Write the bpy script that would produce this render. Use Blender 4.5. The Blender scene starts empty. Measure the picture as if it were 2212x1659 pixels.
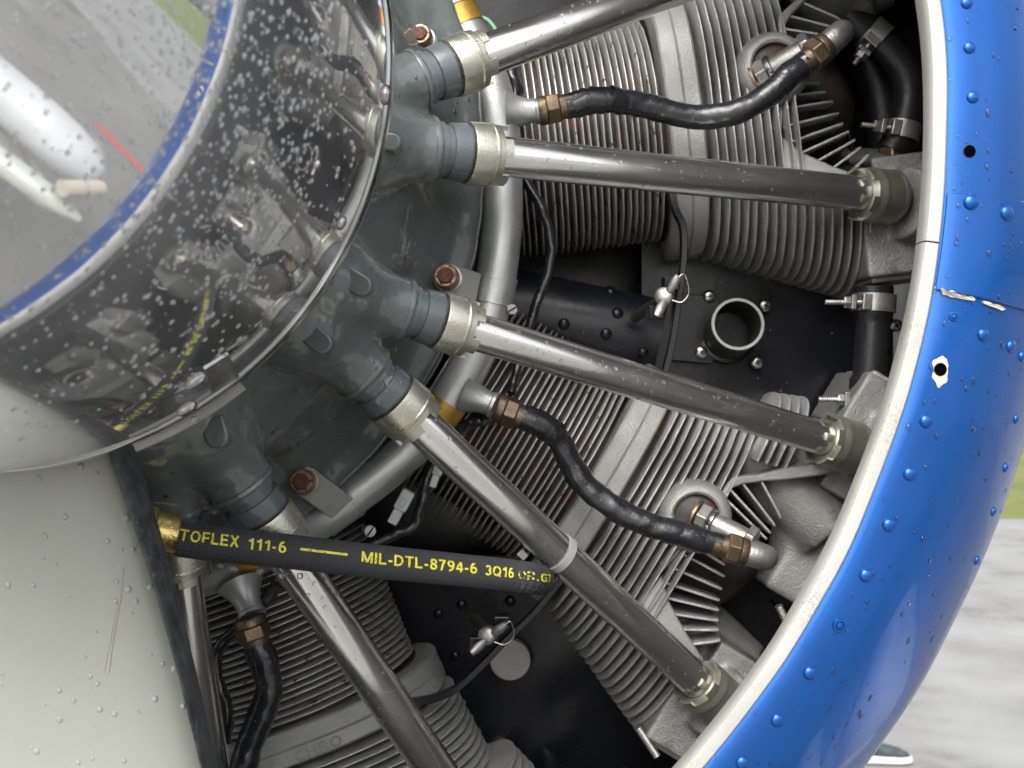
import bpy, bmesh, math, random
from mathutils import Vector, Matrix, noise
from mathutils.bvhtree import BVHTree
R=math.radians; PI=math.pi
random.seed(7)
scene=bpy.context.scene
COL=scene.collection
# ------------------------------------------------------------------ camera, sky, sun, exposure
F=2484.0                      # focal length in units of a 2212-wide picture
cd=bpy.data.cameras.new('camera'); cam=bpy.data.objects.new('camera',cd); COL.objects.link(cam)
cam.location=(0,0,0); cam.rotation_euler=(R(90),0,0)
cd.sensor_width=36; cd.lens=36*F/2212; cd.clip_start=.02; cd.clip_end=3000
cd.dof.use_dof=True; cd.dof.focus_distance=.68; cd.dof.aperture_fstop=18
scene.camera=cam
w=bpy.data.worlds.new('World'); scene.world=w; w.use_nodes=True
nt=w.node_tree; bg=nt.nodes['Background']
sky=nt.nodes.new('ShaderNodeTexSky'); sky.sky_type='NISHITA'; sky.sun_disc=False
SUN_EL,SUN_AZ=R(42),R(196)     # azimuth clockwise from +Y
sky.sun_elevation=SUN_EL; sky.sun_rotation=SUN_AZ; sky.dust_density=4; sky.air_density=1.2; sky.ozone_density=1
hs=nt.nodes.new('ShaderNodeHueSaturation'); hs.inputs['Saturation'].default_value=.22
# soft overcast cloud structure over the whole dome
tc=nt.nodes.new('ShaderNodeTexCoord'); cn=nt.nodes.new('ShaderNodeTexNoise'); cn.inputs['Scale'].default_value=2.2; cn.inputs['Detail'].default_value=5
cr=nt.nodes.new('ShaderNodeMapRange'); cr.inputs[1].default_value=.3; cr.inputs[2].default_value=.7; cr.inputs[3].default_value=.72; cr.inputs[4].default_value=1.3
mul=nt.nodes.new('ShaderNodeVectorMath'); mul.operation='SCALE'
nt.links.new(tc.outputs['Generated'],cn.inputs['Vector']); nt.links.new(cn.outputs['Fac'],cr.inputs[0])
nt.links.new(sky.outputs[0],hs.inputs['Color']); nt.links.new(hs.outputs[0],mul.inputs[0]); nt.links.new(cr.outputs[0],mul.inputs['Scale'])
nt.links.new(mul.outputs[0],bg.inputs[0]); bg.inputs[1].default_value=.15
sd=bpy.data.lights.new('sun','SUN'); sd.energy=1.5; sd.angle=R(50); sd.color=(1,.97,.93)
so=bpy.data.objects.new('sun',sd); COL.objects.link(so)
sv=Vector((math.sin(SUN_AZ)*math.cos(SUN_EL),math.cos(SUN_AZ)*math.cos(SUN_EL),math.sin(SUN_EL)))
so.rotation_euler=sv.to_track_quat('Z','Y').to_euler(); so.location=sv*5
scene.view_settings.view_transform='Standard'; scene.view_settings.look='None'
scene.view_settings.exposure=.85; scene.view_settings.gamma=1
scene.cycles.max_bounces=10; scene.cycles.glossy_bounces=6; scene.cycles.transmission_bounces=8
scene.cycles.caustics_reflective=False; scene.cycles.caustics_refractive=False

# ------------------------------------------------------------------ helpers
def P(u,v,d): return Vector(((u-1106)/F*d,d,-(v-829.5)/F*d))
def px(n,d): return n*d/F
def tag(o,label=None,cat=None,group=None,kind=None):
    if label: o['label']=label
    if cat: o['category']=cat
    if group: o['group']=group
    if kind: o['kind']=kind
    return o
def thing(name,label,cat,loc,group=None,mat=None):
    o=bpy.data.objects.new(name,None); COL.objects.link(o); o.empty_display_size=.01
    if mat is not None: o.matrix_world=mat
    else: o.location=loc
    o['wm']=[x for r in (mat if mat is not None else Matrix.Translation(loc)) for x in r]
    return tag(o,label,cat,group)
def wm(o):
    v=list(o['wm']); return Matrix([v[0:4],v[4:8],v[8:12],v[12:16]])
def root(o):
    while o.parent: o=o.parent
    return o
class MD:
    def __init__(s): s.v=[]; s.f=[]; s.uv={}
    def add(s,o,uvs=None):
        n=len(s.v); s.v+=o.v; s.f+=[tuple(i+n for i in f) for f in o.f]
        for k,x in o.uv.items(): s.uv[k+n]=x
        return s
def mesh(md,mat,smooth=45,name='m'):
    me=bpy.data.meshes.new(name); me.from_pydata([tuple(x) for x in md.v],[],md.f); 
    if md.uv:
        ul=me.uv_layers.new(name='UV')
        for p in me.polygons:
            for li in p.loop_indices:
                ul.data[li].uv=md.uv.get(me.loops[li].vertex_index,(0,0))
            us=[ul.data[li].uv[0] for li in p.loop_indices]
            if max(us)-min(us)>.5:
                for li in p.loop_indices:
                    if ul.data[li].uv[0]<.5: ul.data[li].uv[0]+=1
    me.validate()
    bm=bmesh.new(); bm.from_mesh(me); bmesh.ops.recalc_face_normals(bm,faces=bm.faces); bm.to_mesh(me); bm.free()
    if smooth:
        me.shade_smooth(); me.set_sharp_from_angle(angle=R(smooth))
    me.materials.append(mat); return me
def ob(name,md,mat,parent=None,smooth=45,bevel=0,loc=None):
    """world-space mesh data -> object; under a thing the vertices are moved to the thing's frame"""
    if isinstance(md,bpy.types.Mesh): me=md
    else:
        inv=None
        if parent is not None: inv=wm(root(parent)).inverted()
        elif loc is not None: inv=Matrix.Translation(-Vector(loc))
        if inv is not None:
            md2=MD(); md2.f=md.f; md2.uv=md.uv; md2.v=[inv@Vector(x) for x in md.v]; md=md2
        me=mesh(md,mat,smooth,name)
    o=bpy.data.objects.new(name,me); COL.objects.link(o)
    if parent is not None: o.parent=parent
    elif loc is not None:
        o.location=loc; o['wm']=[x for r in Matrix.Translation(loc) for x in r]
    if bevel:
        b=o.modifiers.new('bevel','BEVEL'); b.width=bevel; b.segments=2; b.limit_method='ANGLE'; b.angle_limit=R(40); b.harden_normals=False
    return o
def inst(name,me,M,parent):
    """shared mesh placed by world matrix M under a thing/part"""
    o=bpy.data.objects.new(name,me); COL.objects.link(o); o.parent=parent
    o.matrix_basis=(wm(root(parent)).inverted()@M) ; return o
def frame(d,ref=Vector((0,-1,0))):
    d=Vector(d).normalized(); e1=ref-d*ref.dot(d)
    if e1.length<1e-4: e1=Vector((0,0,1))-d*d.z
    e1.normalize(); e2=e1.cross(d); return e1,e2
def lathe(A,d,prof,seg=40,cap=True,ref=Vector((0,-1,0))):
    m=MD(); A=Vector(A); d=Vector(d).normalized(); e1,e2=frame(d,ref)
    for t,r in prof:
        for k in range(seg):
            a=2*PI*k/seg; m.v.append(A+d*t+(e1*math.cos(a)+e2*math.sin(a))*r)
    n=len(prof)
    for i in range(n-1):
        for k in range(seg):
            k2=(k+1)%seg; m.f.append((i*seg+k,i*seg+k2,(i+1)*seg+k2,(i+1)*seg+k))
    if cap:
        m.f.append(tuple(range(seg))[::-1]); m.f.append(tuple((n-1)*seg+k for k in range(seg)))
    return m
def smoothpath(pts,n=10):
    out=[]; P_=[pts[0]*2-pts[1]]+list(pts)+[pts[-1]*2-pts[-2]]
    for i in range(1,len(P_)-2):
        a,b,c,d=P_[i-1:i+3]
        for k in range(n):
            t=k/n
            out.append(.5*((2*b)+(c-a)*t+(2*a-5*b+4*c-d)*t*t+(3*b-a-3*c+d)*t**3))
    out.append(P_[-2]); return out
def sweep(pts,rad,seg=20,caps=True,wob=0,wfreq=200,flat=None):
    m=MD(); n=len(pts); L=[0]
    for i in range(1,n): L.append(L[-1]+(pts[i]-pts[i-1]).length)
    for i,p in enumerate(pts):
        T=(pts[min(i+1,n-1)]-pts[max(i-1,0)]).normalized(); e1,e2=frame(T)
        r=rad(L[i]/L[-1]) if callable(rad) else rad
        for k in range(seg):
            a=2*PI*k/seg; dr=e1*math.cos(a)*(flat or 1)+e2*math.sin(a)
            q=p+dr*r
            if wob: q+=dr*wob*noise.noise(q*wfreq)
            m.uv[len(m.v)]=(k/seg,L[i]); m.v.append(q)
    for i in range(n-1):
        for k in range(seg):
            k2=(k+1)%seg; m.f.append((i*seg+k,i*seg+k2,(i+1)*seg+k2,(i+1)*seg+k))
    if caps: m.f.append(tuple(range(seg))[::-1]); m.f.append(tuple((n-1)*seg+k for k in range(seg)))
    m.L=L; return m
def box(c,hx,hy,hz,ax=None):
    m=MD(); ax=ax or (Vector((1,0,0)),Vector((0,1,0)),Vector((0,0,1)))
    for s in ((-1,-1,-1),(1,-1,-1),(1,1,-1),(-1,1,-1),(-1,-1,1),(1,-1,1),(1,1,1),(-1,1,1)):
        m.v.append(Vector(c)+ax[0]*s[0]*hx+ax[1]*s[1]*hy+ax[2]*s[2]*hz)
    m.f=[(0,3,2,1),(4,5,6,7),(0,1,5,4),(1,2,6,5),(2,3,7,6),(3,0,4,7)]; return m
def prism(poly,ext):
    m=MD(); n=len(poly); ext=Vector(ext); m.v=[Vector(p) for p in poly]+[Vector(p)+ext for p in poly]
    m.f=[tuple(range(n))[::-1],tuple(range(n,2*n))]+[(i,(i+1)%n,n+(i+1)%n,n+i) for i in range(n)]; return m
def hexnut(A,d,r,h,seg=6,rot=.25):
    A=Vector(A); d=Vector(d).normalized(); e1,e2=frame(d); a0=rot
    ref=e1*math.cos(a0)+e2*math.sin(a0)
    return lathe(A,d,[(0,r*.93),(h*.12,r),(h*.88,r),(h,r*.93)],seg,True,ref)
def dome(A,d,r,h,seg=18,skirt=0):
    pr=[(0,r*1.0)] if not skirt else [(-skirt,r),(0,r)]
    for k in range(1,5):
        a=PI/2*k/5; pr.append((h*math.sin(a),r*math.cos(a)))
    m=lathe(A,d,pr,seg,True); return m
def sel(t,a,b,n):  # superellipse point
    c,s=math.cos(t),math.sin(t); return (a*math.copysign(abs(c)**(2/n),c),b*math.copysign(abs(s)**(2/n),s))

# ------------------------------------------------------------------ materials
def mat(name,base,rough=.4,metal=0,base2=None,nscale=30,rough2=None,rscale=60,bump=0,bscale=300,coat=0,coatr=.05,
        spots=None,sscale=120,sthr=.66,spec=.5,aniso=None,bdetail=4,spot_rough=None,coord='Object',grime=None,gthr=.55,gscale=25):
    m=bpy.data.materials.new(name); m.use_nodes=True; n=m.node_tree; b=n.nodes['Principled BSDF']
    def N(t,**k):
        x=n.nodes.new(t)
        for a,v in k.items(): x.inputs[a].default_value=v
        return x
    tc=N('ShaderNodeTexCoord'); co=tc.outputs[coord]
    if aniso:
        mp=N('ShaderNodeMapping'); mp.inputs['Scale'].default_value=aniso; n.links.new(co,mp.inputs[0]); ac=mp.outputs[0]
    else: ac=co
    b.inputs['Metallic'].default_value=metal; b.inputs['Specular IOR Level'].default_value=spec
    col=None
    def rgb(c):
        x=N('ShaderNodeRGB'); x.outputs[0].default_value=(*c,1); return x.outputs[0]
    col=rgb(base)
    def mixc(fac,a,bb):
        x=n.nodes.new('ShaderNodeMix'); x.data_type='RGBA'; n.links.new(fac,x.inputs[0]); n.links.new(a,x.inputs[6]); n.links.new(bb,x.inputs[7]); return x.outputs[2]
    def nz(scale,det=4,vec=None,lo=.35,hi=.65,rgh=.6):
        x=N('ShaderNodeTexNoise',Scale=scale,Detail=det,Roughness=rgh); n.links.new(vec or co,x.inputs['Vector'])
        r=N('ShaderNodeMapRange'); r.inputs[1].default_value=lo; r.inputs[2].default_value=hi; n.links.new(x.outputs['Fac'],r.inputs[0]); return r.outputs[0]
    if base2: col=mixc(nz(nscale,5),col,rgb(base2))
    if grime: col=mixc(nz(gscale,8,None,gthr,gthr+.12,.75),col,rgb(grime))
    if spots:
        f=nz(sscale,6,None,sthr,sthr+.05,.7); col=mixc(f,col,rgb(spots))
    n.links.new(col,b.inputs['Base Color'])
    if rough2 is not None:
        r=N('ShaderNodeMapRange'); r.inputs[3].default_value=rough; r.inputs[4].default_value=rough2
        n.links.new(nz(rscale,6,ac),r.inputs[0]); n.links.new(r.outputs[0],b.inputs['Roughness'])
    else: b.inputs['Roughness'].default_value=rough
    if bump:
        x=N('ShaderNodeTexNoise',Scale=bscale,Detail=bdetail); n.links.new(ac,x.inputs['Vector'])
        bp=N('ShaderNodeBump',Strength=bump,Distance=.001); n.links.new(x.outputs['Fac'],bp.inputs['Height']); n.links.new(bp.outputs[0],b.inputs['Normal'])
        m['bump']=bp.name
    b.inputs['Coat Weight'].default_value=coat; b.inputs['Coat Roughness'].default_value=coatr
    return m
MT={}
MT['polished']=mat('polished_steel',(.88,.87,.85),.13,.96,(.82,.81,.79),25,.24,30,.04,900,grime=(.60,.57,.53),gthr=.74,gscale=10,spots=(.16,.07,.03),sscale=170,sthr=.76)
MT['ring']=mat('silver_painted_tube',(.56,.57,.57),.36,.75,(.47,.48,.48),20,.5,60,.18,700,spots=(.10,.06,.04),sscale=260,sthr=.73)
MT['cast']=mat('cast_aluminium',(.52,.52,.50),.40,.45,(.36,.36,.345),22,.6,50,.7,900,grime=(.10,.085,.07),gthr=.62,gscale=30,spots=(.20,.10,.05),sscale=220,sthr=.72)
MT['fin']=mat('cast_fin_metal',(.70,.70,.69),.36,.45,(.52,.52,.51),30,.6,50,.7,600,grime=(.16,.12,.09),gthr=.60,gscale=45,spots=(.16,.06,.03),sscale=110,sthr=.70)
MT['barrelfin']=mat('barrel_fin_metal',(.70,.69,.665),.34,.45,(.54,.53,.505),30,.55,50,.3,800,grime=(.17,.12,.08),gthr=.60,gscale=30,spots=(.10,.045,.022),sscale=50,sthr=.575)
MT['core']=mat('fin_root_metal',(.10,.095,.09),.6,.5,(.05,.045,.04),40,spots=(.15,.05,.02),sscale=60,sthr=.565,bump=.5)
MT['enamel']=mat('grey_enamel',(.105,.122,.124),.15,0,(.14,.16,.157),14,.38,18,.34,230,coat=1,coatr=.045,spots=(.06,.035,.02),sscale=130,sthr=.75,bdetail=6)
MT['enamel2']=mat('grey_enamel_fitting',(.125,.145,.155),.22,0,(.10,.118,.13),30,.36,40,.2,500,coat=.4,coatr=.12)
MT['gold']=mat('cadmium_plated_collar',(.62,.61,.52),.26,.9,(.52,.51,.43),35,.42,60,.22,600,grime=(.26,.22,.15),gthr=.60,gscale=60,spots=(.10,.07,.04),sscale=300,sthr=.70)
MT['cast2']=mat('weathered_casting',(.40,.40,.385),.44,.45,(.27,.27,.26),16,.62,40,.9,650,grime=(.11,.095,.08),gthr=.57,gscale=22,spots=(.10,.07,.05),sscale=160,sthr=.68)
MT['olive']=mat('olive_cadmium_collar',(.46,.455,.38),.34,.8,(.37,.36,.30),35,.48,60,.25,600,grime=(.12,.09,.06),gthr=.60,gscale=50)
MT['goldanod']=mat('gold_anodised_band',(.55,.33,.06),.32,.6,(.45,.26,.05),40,.45,60,.3,500,spots=(.15,.07,.03),sscale=200,sthr=.68)
MT['brass']=mat('brass_fitting',(.78,.60,.24),.22,1,(.68,.50,.18),50,.38,60,.3,500,spots=(.2,.13,.05),sscale=240,sthr=.70)
MT['bronze']=mat('bronze_nut',(.235,.175,.12),.36,.85,(.17,.125,.085),60,.5,80,.35,600,spots=(.10,.06,.04),sscale=240,sthr=.66)
MT['rustybolt']=mat('rusty_bolt',(.15,.065,.045),.5,.4,(.09,.035,.025),150,.7,80,.8,700)
MT['bronze2']=mat('copper_castle_nut',(.40,.28,.19),.35,.85,(.22,.14,.09),120,.5,80,.4,700,grime=(.08,.04,.02),gthr=.6,gscale=120)
MT['tape']=mat('black_taped_rubber',(.012,.013,.016),.20,0,(.02,.021,.025),30,.38,70,.5,220,coat=.3,coatr=.15,spec=.6)
MT['rubber']=mat('black_rubber',(.012,.012,.014),.38,0,(.018,.018,.02),30,.5,70,.3,400)
MT['blackpaint']=mat('black_painted_sheet',(.006,.007,.010),.22,0,(.010,.011,.015),12,.34,20,.12,200,spec=.36,spots=(.03,.03,.035),sscale=200,sthr=.72)
MT['boot']=mat('black_erosion_boot',(.022,.023,.027),.5,0,(.075,.077,.085),110,.65,70,1,260)
MT['blade']=mat('pale_grey_blade_paint',(.47,.49,.435),.26,0,(.40,.42,.37),4,.40,9,.06,160,coat=.3,coatr=.15,grime=(.40,.38,.30),gthr=.66,gscale=14,spots=(.20,.12,.08),sscale=48,sthr=.735)
MT['mirror']=mat('polished_mirror_shell',(.76,.77,.78),.02,1,(.72,.73,.74),8,.05,14,.012,60)
def haze_layer(m,fac,rough):
    n=m.node_tree; b=n.nodes['Principled BSDF']; out=[x for x in n.nodes if x.type=='OUTPUT_MATERIAL'][0]
    g=n.nodes.new('ShaderNodeBsdfGlossy'); g.inputs['Color'].default_value=(.95,.96,.98,1); g.inputs['Roughness'].default_value=rough
    x=n.nodes.new('ShaderNodeMixShader'); x.inputs[0].default_value=fac; n.links.new(b.outputs[0],x.inputs[1]); n.links.new(g.outputs[0],x.inputs[2]); n.links.new(x.outputs[0],out.inputs[0])
haze_layer(MT['mirror'],.22,.40)
MT['satinrim']=mat('satin_shell_rim',(.66,.67,.67),.10,1,(.60,.6,.6),20,.22,60,.03,300)
MT['screw']=mat('stainless_screw',(.55,.54,.53),.18,1,(.4,.39,.38),100,.35,100,.15,600)
MT['greymet']=mat('dull_zinc_metal',(.48,.47,.45),.35,.8,(.33,.32,.30),70,.5,80,.3,600,spots=(.14,.08,.05),sscale=220,sthr=.66)
MT['white']=mat('cracked_white_rubber',(.47,.47,.445),.42,0,(.43,.43,.40),20,None,40,.2,300,spots=(.22,.13,.07),sscale=90,sthr=.76)
MT['blue']=mat('metallic_blue_paint',(.002,.095,.40),.32,.68,(.002,.080,.34),10,.40,30,.06,1400,coat=.55,coatr=.04)
MT['flake']=mat('chipped_primer',(.62,.60,.52),.5,0,(.5,.46,.36),90,.6,60,.4,300)
MT['innercowl']=mat('grey_inner_cowl_paint',(.12,.12,.12),.45,.1,(.07,.07,.07),10,.6,30,.2,300,grime=(.06,.05,.045),gthr=.6)
MT['nylon']=mat('milky_nylon',(.62,.65,.66),.35,0,None,30,None,30,.1,300); MT['nylon'].node_tree.nodes['Principled BSDF'].inputs['Subsurface Weight'].default_value=.0
MT['zip']=mat('grey_cable_tie',(.42,.43,.42),.4,0,(.35,.36,.35),60,None,30,.1,300)
MT['greenwire']=mat('mint_wire_insulation',(.22,.50,.34),.4)
MT['yellow']=mat('yellow_print',(.85,.80,.03),.5,0,(.72,.66,.04),140,None,30)
MT['hole']=mat('dark_hole',(.002,.002,.002),1,spec=0)
MT['discgrey']=mat('grey_painted_plug',(.33,.32,.31),.5,0,(.27,.26,.25),90,.6,40,.4,600)
MT['tan']=mat('beige_plastic',(.50,.44,.37),.5,0)
MT['fairing']=mat('white_fairing_paint',(.58,.59,.60),.5,0,(.48,.49,.50),6,None,30,coat=.4)
MT['red']=mat('red_painted_strip',(.75,.03,.04),.5,0)
MT['shoe']=mat('dark_knit_upper',(.03,.05,.06),.7,0,(.08,.10,.11),60)
MT['sole']=mat('white_foam_sole',(.75,.76,.76),.6,0)
MT['line']=mat('white_ground_paint',(.62,.62,.60),.6,0,(.45,.45,.43),8)
# cracks on the white rubber lip
def cracks(m,scale,colr):
    n=m.node_tree; b=n.nodes['Principled BSDF']; tc=n.nodes.new('ShaderNodeTexCoord')
    ns=n.nodes.new('ShaderNodeTexNoise'); ns.inputs['Scale'].default_value=scale*.8
    mp=n.nodes.new('ShaderNodeVectorMath'); mp.operation='MULTIPLY_ADD'; mp.inputs[1].default_value=(.006,)*3
    n.links.new(tc.outputs['Object'],ns.inputs['Vector']); n.links.new(ns.outputs['Color'],mp.inputs[0]); n.links.new(tc.outputs['Object'],mp.inputs[2])
    v=n.nodes.new('ShaderNodeTexVoronoi'); v.feature='DISTANCE_TO_EDGE'; v.inputs['Scale'].default_value=scale; n.links.new(mp.outputs[0],v.inputs['Vector'])
    r=n.nodes.new('ShaderNodeMapRange'); r.inputs[1].default_value=.015; r.inputs[2].default_value=.05; r.inputs[3].default_value=1; r.inputs[4].default_value=0
    n.links.new(v.outputs['Distance'],r.inputs[0])
    n2=n.nodes.new('ShaderNodeTexNoise'); n2.inputs['Scale'].default_value=28; n.links.new(tc.outputs['Object'],n2.inputs['Vector'])
    r2=n.nodes.new('ShaderNodeMapRange'); r2.inputs[1].default_value=.50; r2.inputs[2].default_value=.68; n.links.new(n2.outputs['Fac'],r2.inputs[0])
    mu=n.nodes.new('ShaderNodeMath'); mu.operation='MULTIPLY'; n.links.new(r.outputs[0],mu.inputs[0]); n.links.new(r2.outputs[0],mu.inputs[1])
    old=b.inputs['Base Color'].links[0].from_socket
    x=n.nodes.new('ShaderNodeMix'); x.data_type='RGBA'; n.links.new(mu.outputs[0],x.inputs[0]); n.links.new(old,x.inputs[6]); x.inputs[7].default_value=(*colr,1)
    n.links.new(x.outputs[2],b.inputs['Base Color'])
cracks(MT['white'],330,(.27,.24,.19))
# fine long scratches for metals
def scratches(m,scale=(60,900,60),amt=.5,rot=(0,.6,.3)):
    n=m.node_tree; b=n.nodes['Principled BSDF']; tc=n.nodes.new('ShaderNodeTexCoord'); mp=n.nodes.new('ShaderNodeMapping')
    mp.inputs['Scale'].default_value=scale; mp.inputs['Rotation'].default_value=rot; n.links.new(tc.outputs['Object'],mp.inputs[0])
    x=n.nodes.new('ShaderNodeTexNoise'); x.inputs['Scale'].default_value=1; x.inputs['Detail'].default_value=3; n.links.new(mp.outputs[0],x.inputs['Vector'])
    r=n.nodes.new('ShaderNodeMapRange'); r.inputs[1].default_value=.62; r.inputs[2].default_value=.72; r.inputs[4].default_value=.25*amt; n.links.new(x.outputs['Fac'],r.inputs[0])
    ad=n.nodes.new('ShaderNodeMath'); ad.operation='ADD'
    rs=b.inputs['Roughness']
    if rs.links: n.links.new(rs.links[0].from_socket,ad.inputs[0])
    else: ad.inputs[0].default_value=rs.default_value
    n.links.new(r.outputs[0],ad.inputs[1]); n.links.new(ad.outputs[0],rs)
scratches(MT['polished'],(40,40,500),.35,(0,.9,0)); scratches(MT['mirror'],(500,40,30),.35,(.2,.5,.1)); scratches(MT['blue'],(300,30,30),.15,(.2,.7,.1))
# braided hose: woven relief from the sweep's own UVs
def braid():
    m=mat('braided_black_hose',(.03,.031,.034),.42,0,(.035,.037,.042),200,.6,200); n=m.node_tree; b=n.nodes['Principled BSDF']
    uv=n.nodes.new('ShaderNodeUVMap'); sp=n.nodes.new('ShaderNodeSeparateXYZ'); n.links.new(uv.outputs[0],sp.inputs[0])
    def M(op,a,c):
        x=n.nodes.new('ShaderNodeMath'); x.operation=op
        for i,s in enumerate((a,c)):
            if s is None: continue
            if isinstance(s,(int,float)): x.inputs[i].default_value=s
            else: n.links.new(s,x.inputs[i])
        return x.outputs[0]
    U=M('MULTIPLY',sp.outputs[0],18); V=M('MULTIPLY',sp.outputs[1],270)
    a=M('ADD',U,V); c=M('SUBTRACT',U,V)
    chk=M('GREATER_THAN',M('MULTIPLY',M('SINE',M('MULTIPLY',a,PI),None),M('SINE',M('MULTIPLY',c,PI),None)),0)
    s1=M('ABSOLUTE',M('SINE',M('MULTIPLY',a,PI*2),None),None); s2=M('ABSOLUTE',M('SINE',M('MULTIPLY',c,PI*2),None),None)
    mx=n.nodes.new('ShaderNodeMix'); n.links.new(chk,mx.inputs[0]); n.links.new(s1,mx.inputs[2]); n.links.new(s2,mx.inputs[3])
    bp=n.nodes.new('ShaderNodeBump'); bp.inputs['Strength'].default_value=1; bp.inputs['Distance'].default_value=.0009; n.links.new(mx.outputs[0],bp.inputs['Height']); n.links.new(bp.outputs[0],b.inputs['Normal'])
    x=n.nodes.new('ShaderNodeMix'); x.data_type='RGBA'; n.links.new(mx.outputs[0],x.inputs[0]); x.inputs[6].default_value=(.008,.008,.009,1); x.inputs[7].default_value=(.10,.105,.115,1)
    n.links.new(x.outputs[2],b.inputs['Base Color'])
    return m
MT['braid']=braid()
def water(name,glass,glint=0):  # last factor: diffuse white mixed into the drops, painting in their bright highlights
    m=bpy.data.materials.new(name); m.use_nodes=True; n=m.node_tree; b=n.nodes['Principled BSDF']; out=[x for x in n.nodes if x.type=='OUTPUT_MATERIAL'][0]
    b.inputs['Base Color'].default_value=(1,1,1,1); b.inputs['Roughness'].default_value=.0; b.inputs['IOR'].default_value=1.33; b.inputs['Transmission Weight'].default_value=1
    t=n.nodes.new('ShaderNodeBsdfTransparent'); g=n.nodes.new('ShaderNodeBsdfGlossy'); g.inputs['Roughness'].default_value=.04
    lw=n.nodes.new('ShaderNodeFresnel'); lw.inputs[0].default_value=1.5; a=n.nodes.new('ShaderNodeMixShader'); n.links.new(lw.outputs[0],a.inputs[0]); n.links.new(t.outputs[0],a.inputs[1]); n.links.new(g.outputs[0],a.inputs[2])
    x=n.nodes.new('ShaderNodeMixShader'); x.inputs[0].default_value=glass; n.links.new(a.outputs[0],x.inputs[1]); n.links.new(b.outputs[0],x.inputs[2])
    d=n.nodes.new('ShaderNodeBsdfDiffuse'); d.inputs[0].default_value=(.8,.82,.84,1); y=n.nodes.new('ShaderNodeMixShader'); y.inputs[0].default_value=glint; n.links.new(x.outputs[0],y.inputs[1]); n.links.new(d.outputs[0],y.inputs[2]); n.links.new(y.outputs[0],out.inputs[0])
    return m
MT['water2']=water('beaded_rain_water',.82,.44); MT['water3']=water('rain_water_on_paint',.30,.0); MT['water4']=water('rain_water_on_blade',.05,.45)
MT['water']=water('clear_water',.45,.04)
def ground(name,c1,c2,c3,rough,rough2,sc,bump=.3):
    m=mat(name,c1,rough,0,c2,sc,rough2,sc*.6,bump,90,coord='Object',grime=c3,gthr=.54,gscale=sc*.5)
    return m
MT['apron']=ground('wet_pale_apron',(.30,.295,.285),(.21,.205,.195),(.12,.11,.10),.30,.6,1.3)
MT['tarmac']=ground('dark_wet_tarmac',(.215,.208,.195),(.165,.158,.148),(.10,.092,.082),.35,.6,1.1)
MT['grass']=ground('yellow_green_grass',(.12,.15,.03),(.20,.21,.07),(.07,.11,.02),.9,.95,.9)

# ------------------------------------------------------------------ the setting
g=MD(); g.v=[Vector(x) for x in ((-60,-60,-1.6),(60,-60,-1.6),(60,13.6,-1.6),(-60,13.6,-1.6))]; g.f=[(0,1,2,3)]
ap=tag(ob('ground_apron',g,MT['apron'],smooth=0),kind='structure')
g=MD(); g.v=[Vector(x) for x in ((-1200,-1200,-1.612),(1200,-1200,-1.612),(1200,1500,-1.612),(-1200,1500,-1.612))]; g.f=[(0,1,2,3)]
tag(ob('ground_grass',g,MT['grass'],smooth=0),kind='structure')

g=MD(); g.v=[Vector(x) for x in ((-40,-40,-1.596),(9,-40,-1.596),(7.5,3.2,-1.596),(3.0,4.1,-1.596),(-8,3.9,-1.596),(-40,4.4,-1.596))]; g.f=[(0,1,2,3,4,5)]
tag(ob('ground_tarmac',g,MT['tarmac'],smooth=0),kind='structure')
g=MD(); g.v=[Vector(x) for x in ((2.33,2.92,-1.592),(2.38,2.95,-1.592),(2.78,2.36,-1.592),(2.73,2.33,-1.592))]; g.f=[(0,1,2,3)]
tag(ob('ground_red_line',g,MT['red'],smooth=0),kind='structure')
# ------------------------------------------------------------------ cowling
XC,ZC=-1198*.62/F,574.5*.62/F
def cpt(r,d,th): return Vector((XC+r*math.cos(th),d,ZC-r*math.sin(th)))
def sector(prof,t0,t1,n,closed=False,bumpy=0):
    m=MD(); full=abs(t1-t0)>2*PI-1e-6; k=len(prof); N=n if full else n+1
    for i in range(N):
        th=t0+(t1-t0)*i/n
        for r,d in prof:
            q=cpt(r,d,th)
            if bumpy: q+=Vector((math.cos(th),0,-math.sin(th)))*bumpy*noise.noise(q*18)
            m.v.append(q)
    for i in range(n):
        a=i*k; b=((i+1)%N)*k
        for j in range(k if closed else k-1):
            j2=(j+1)%k; m.f.append((a+j,a+j2,b+j2,b+j))
    if closed and not full: m.f.append(tuple(range(k))); m.f.append(tuple((N-1)*k+j for j in range(k)))
    return m
cowl=thing('engine_cowling','rounded metallic blue engine cowling ring with white cracked inner lip','cowling',(XC,.7,ZC))
skin_prof=[(.5322,.626),(.5329,.6205),(.540,.6185),(.552,.6192),(.566,.622),(.580,.629),(.592,.638),(.604,.649),(.618,.6655),(.630,.685),(.641,.710),(.650,.742),(.657,.78),(.663,.83),(.667,.90),(.67,1.0),(.67,1.3)]
sp=[]
for i in range(len(skin_prof)-1):
    for k in range(3):
        t=k/3; a=skin_prof[max(i-1,0)];b=skin_prof[i];c=skin_prof[i+1];d=skin_prof[min(i+2,len(skin_prof)-1)]
        sp.append(tuple(.5*((2*b[j])+(c[j]-a[j])*t+(2*a[j]-5*b[j]+4*c[j]-d[j])*t*t+(3*b[j]-a[j]-3*c[j]+d[j])*t**3) for j in (0,1)))
sp.append(skin_prof[-1])
skin=ob('cowl_skin',sector(sp,0,2*PI,288,bumpy=.0016),MT['blue'],cowl,60)
MT['palering']=mat('pale_grey_ring_paint',(.40,.40,.385),.35,.3,(.33,.33,.32),12,.5,30,.15,300,grime=(.20,.18,.15),gthr=.62)
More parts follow.
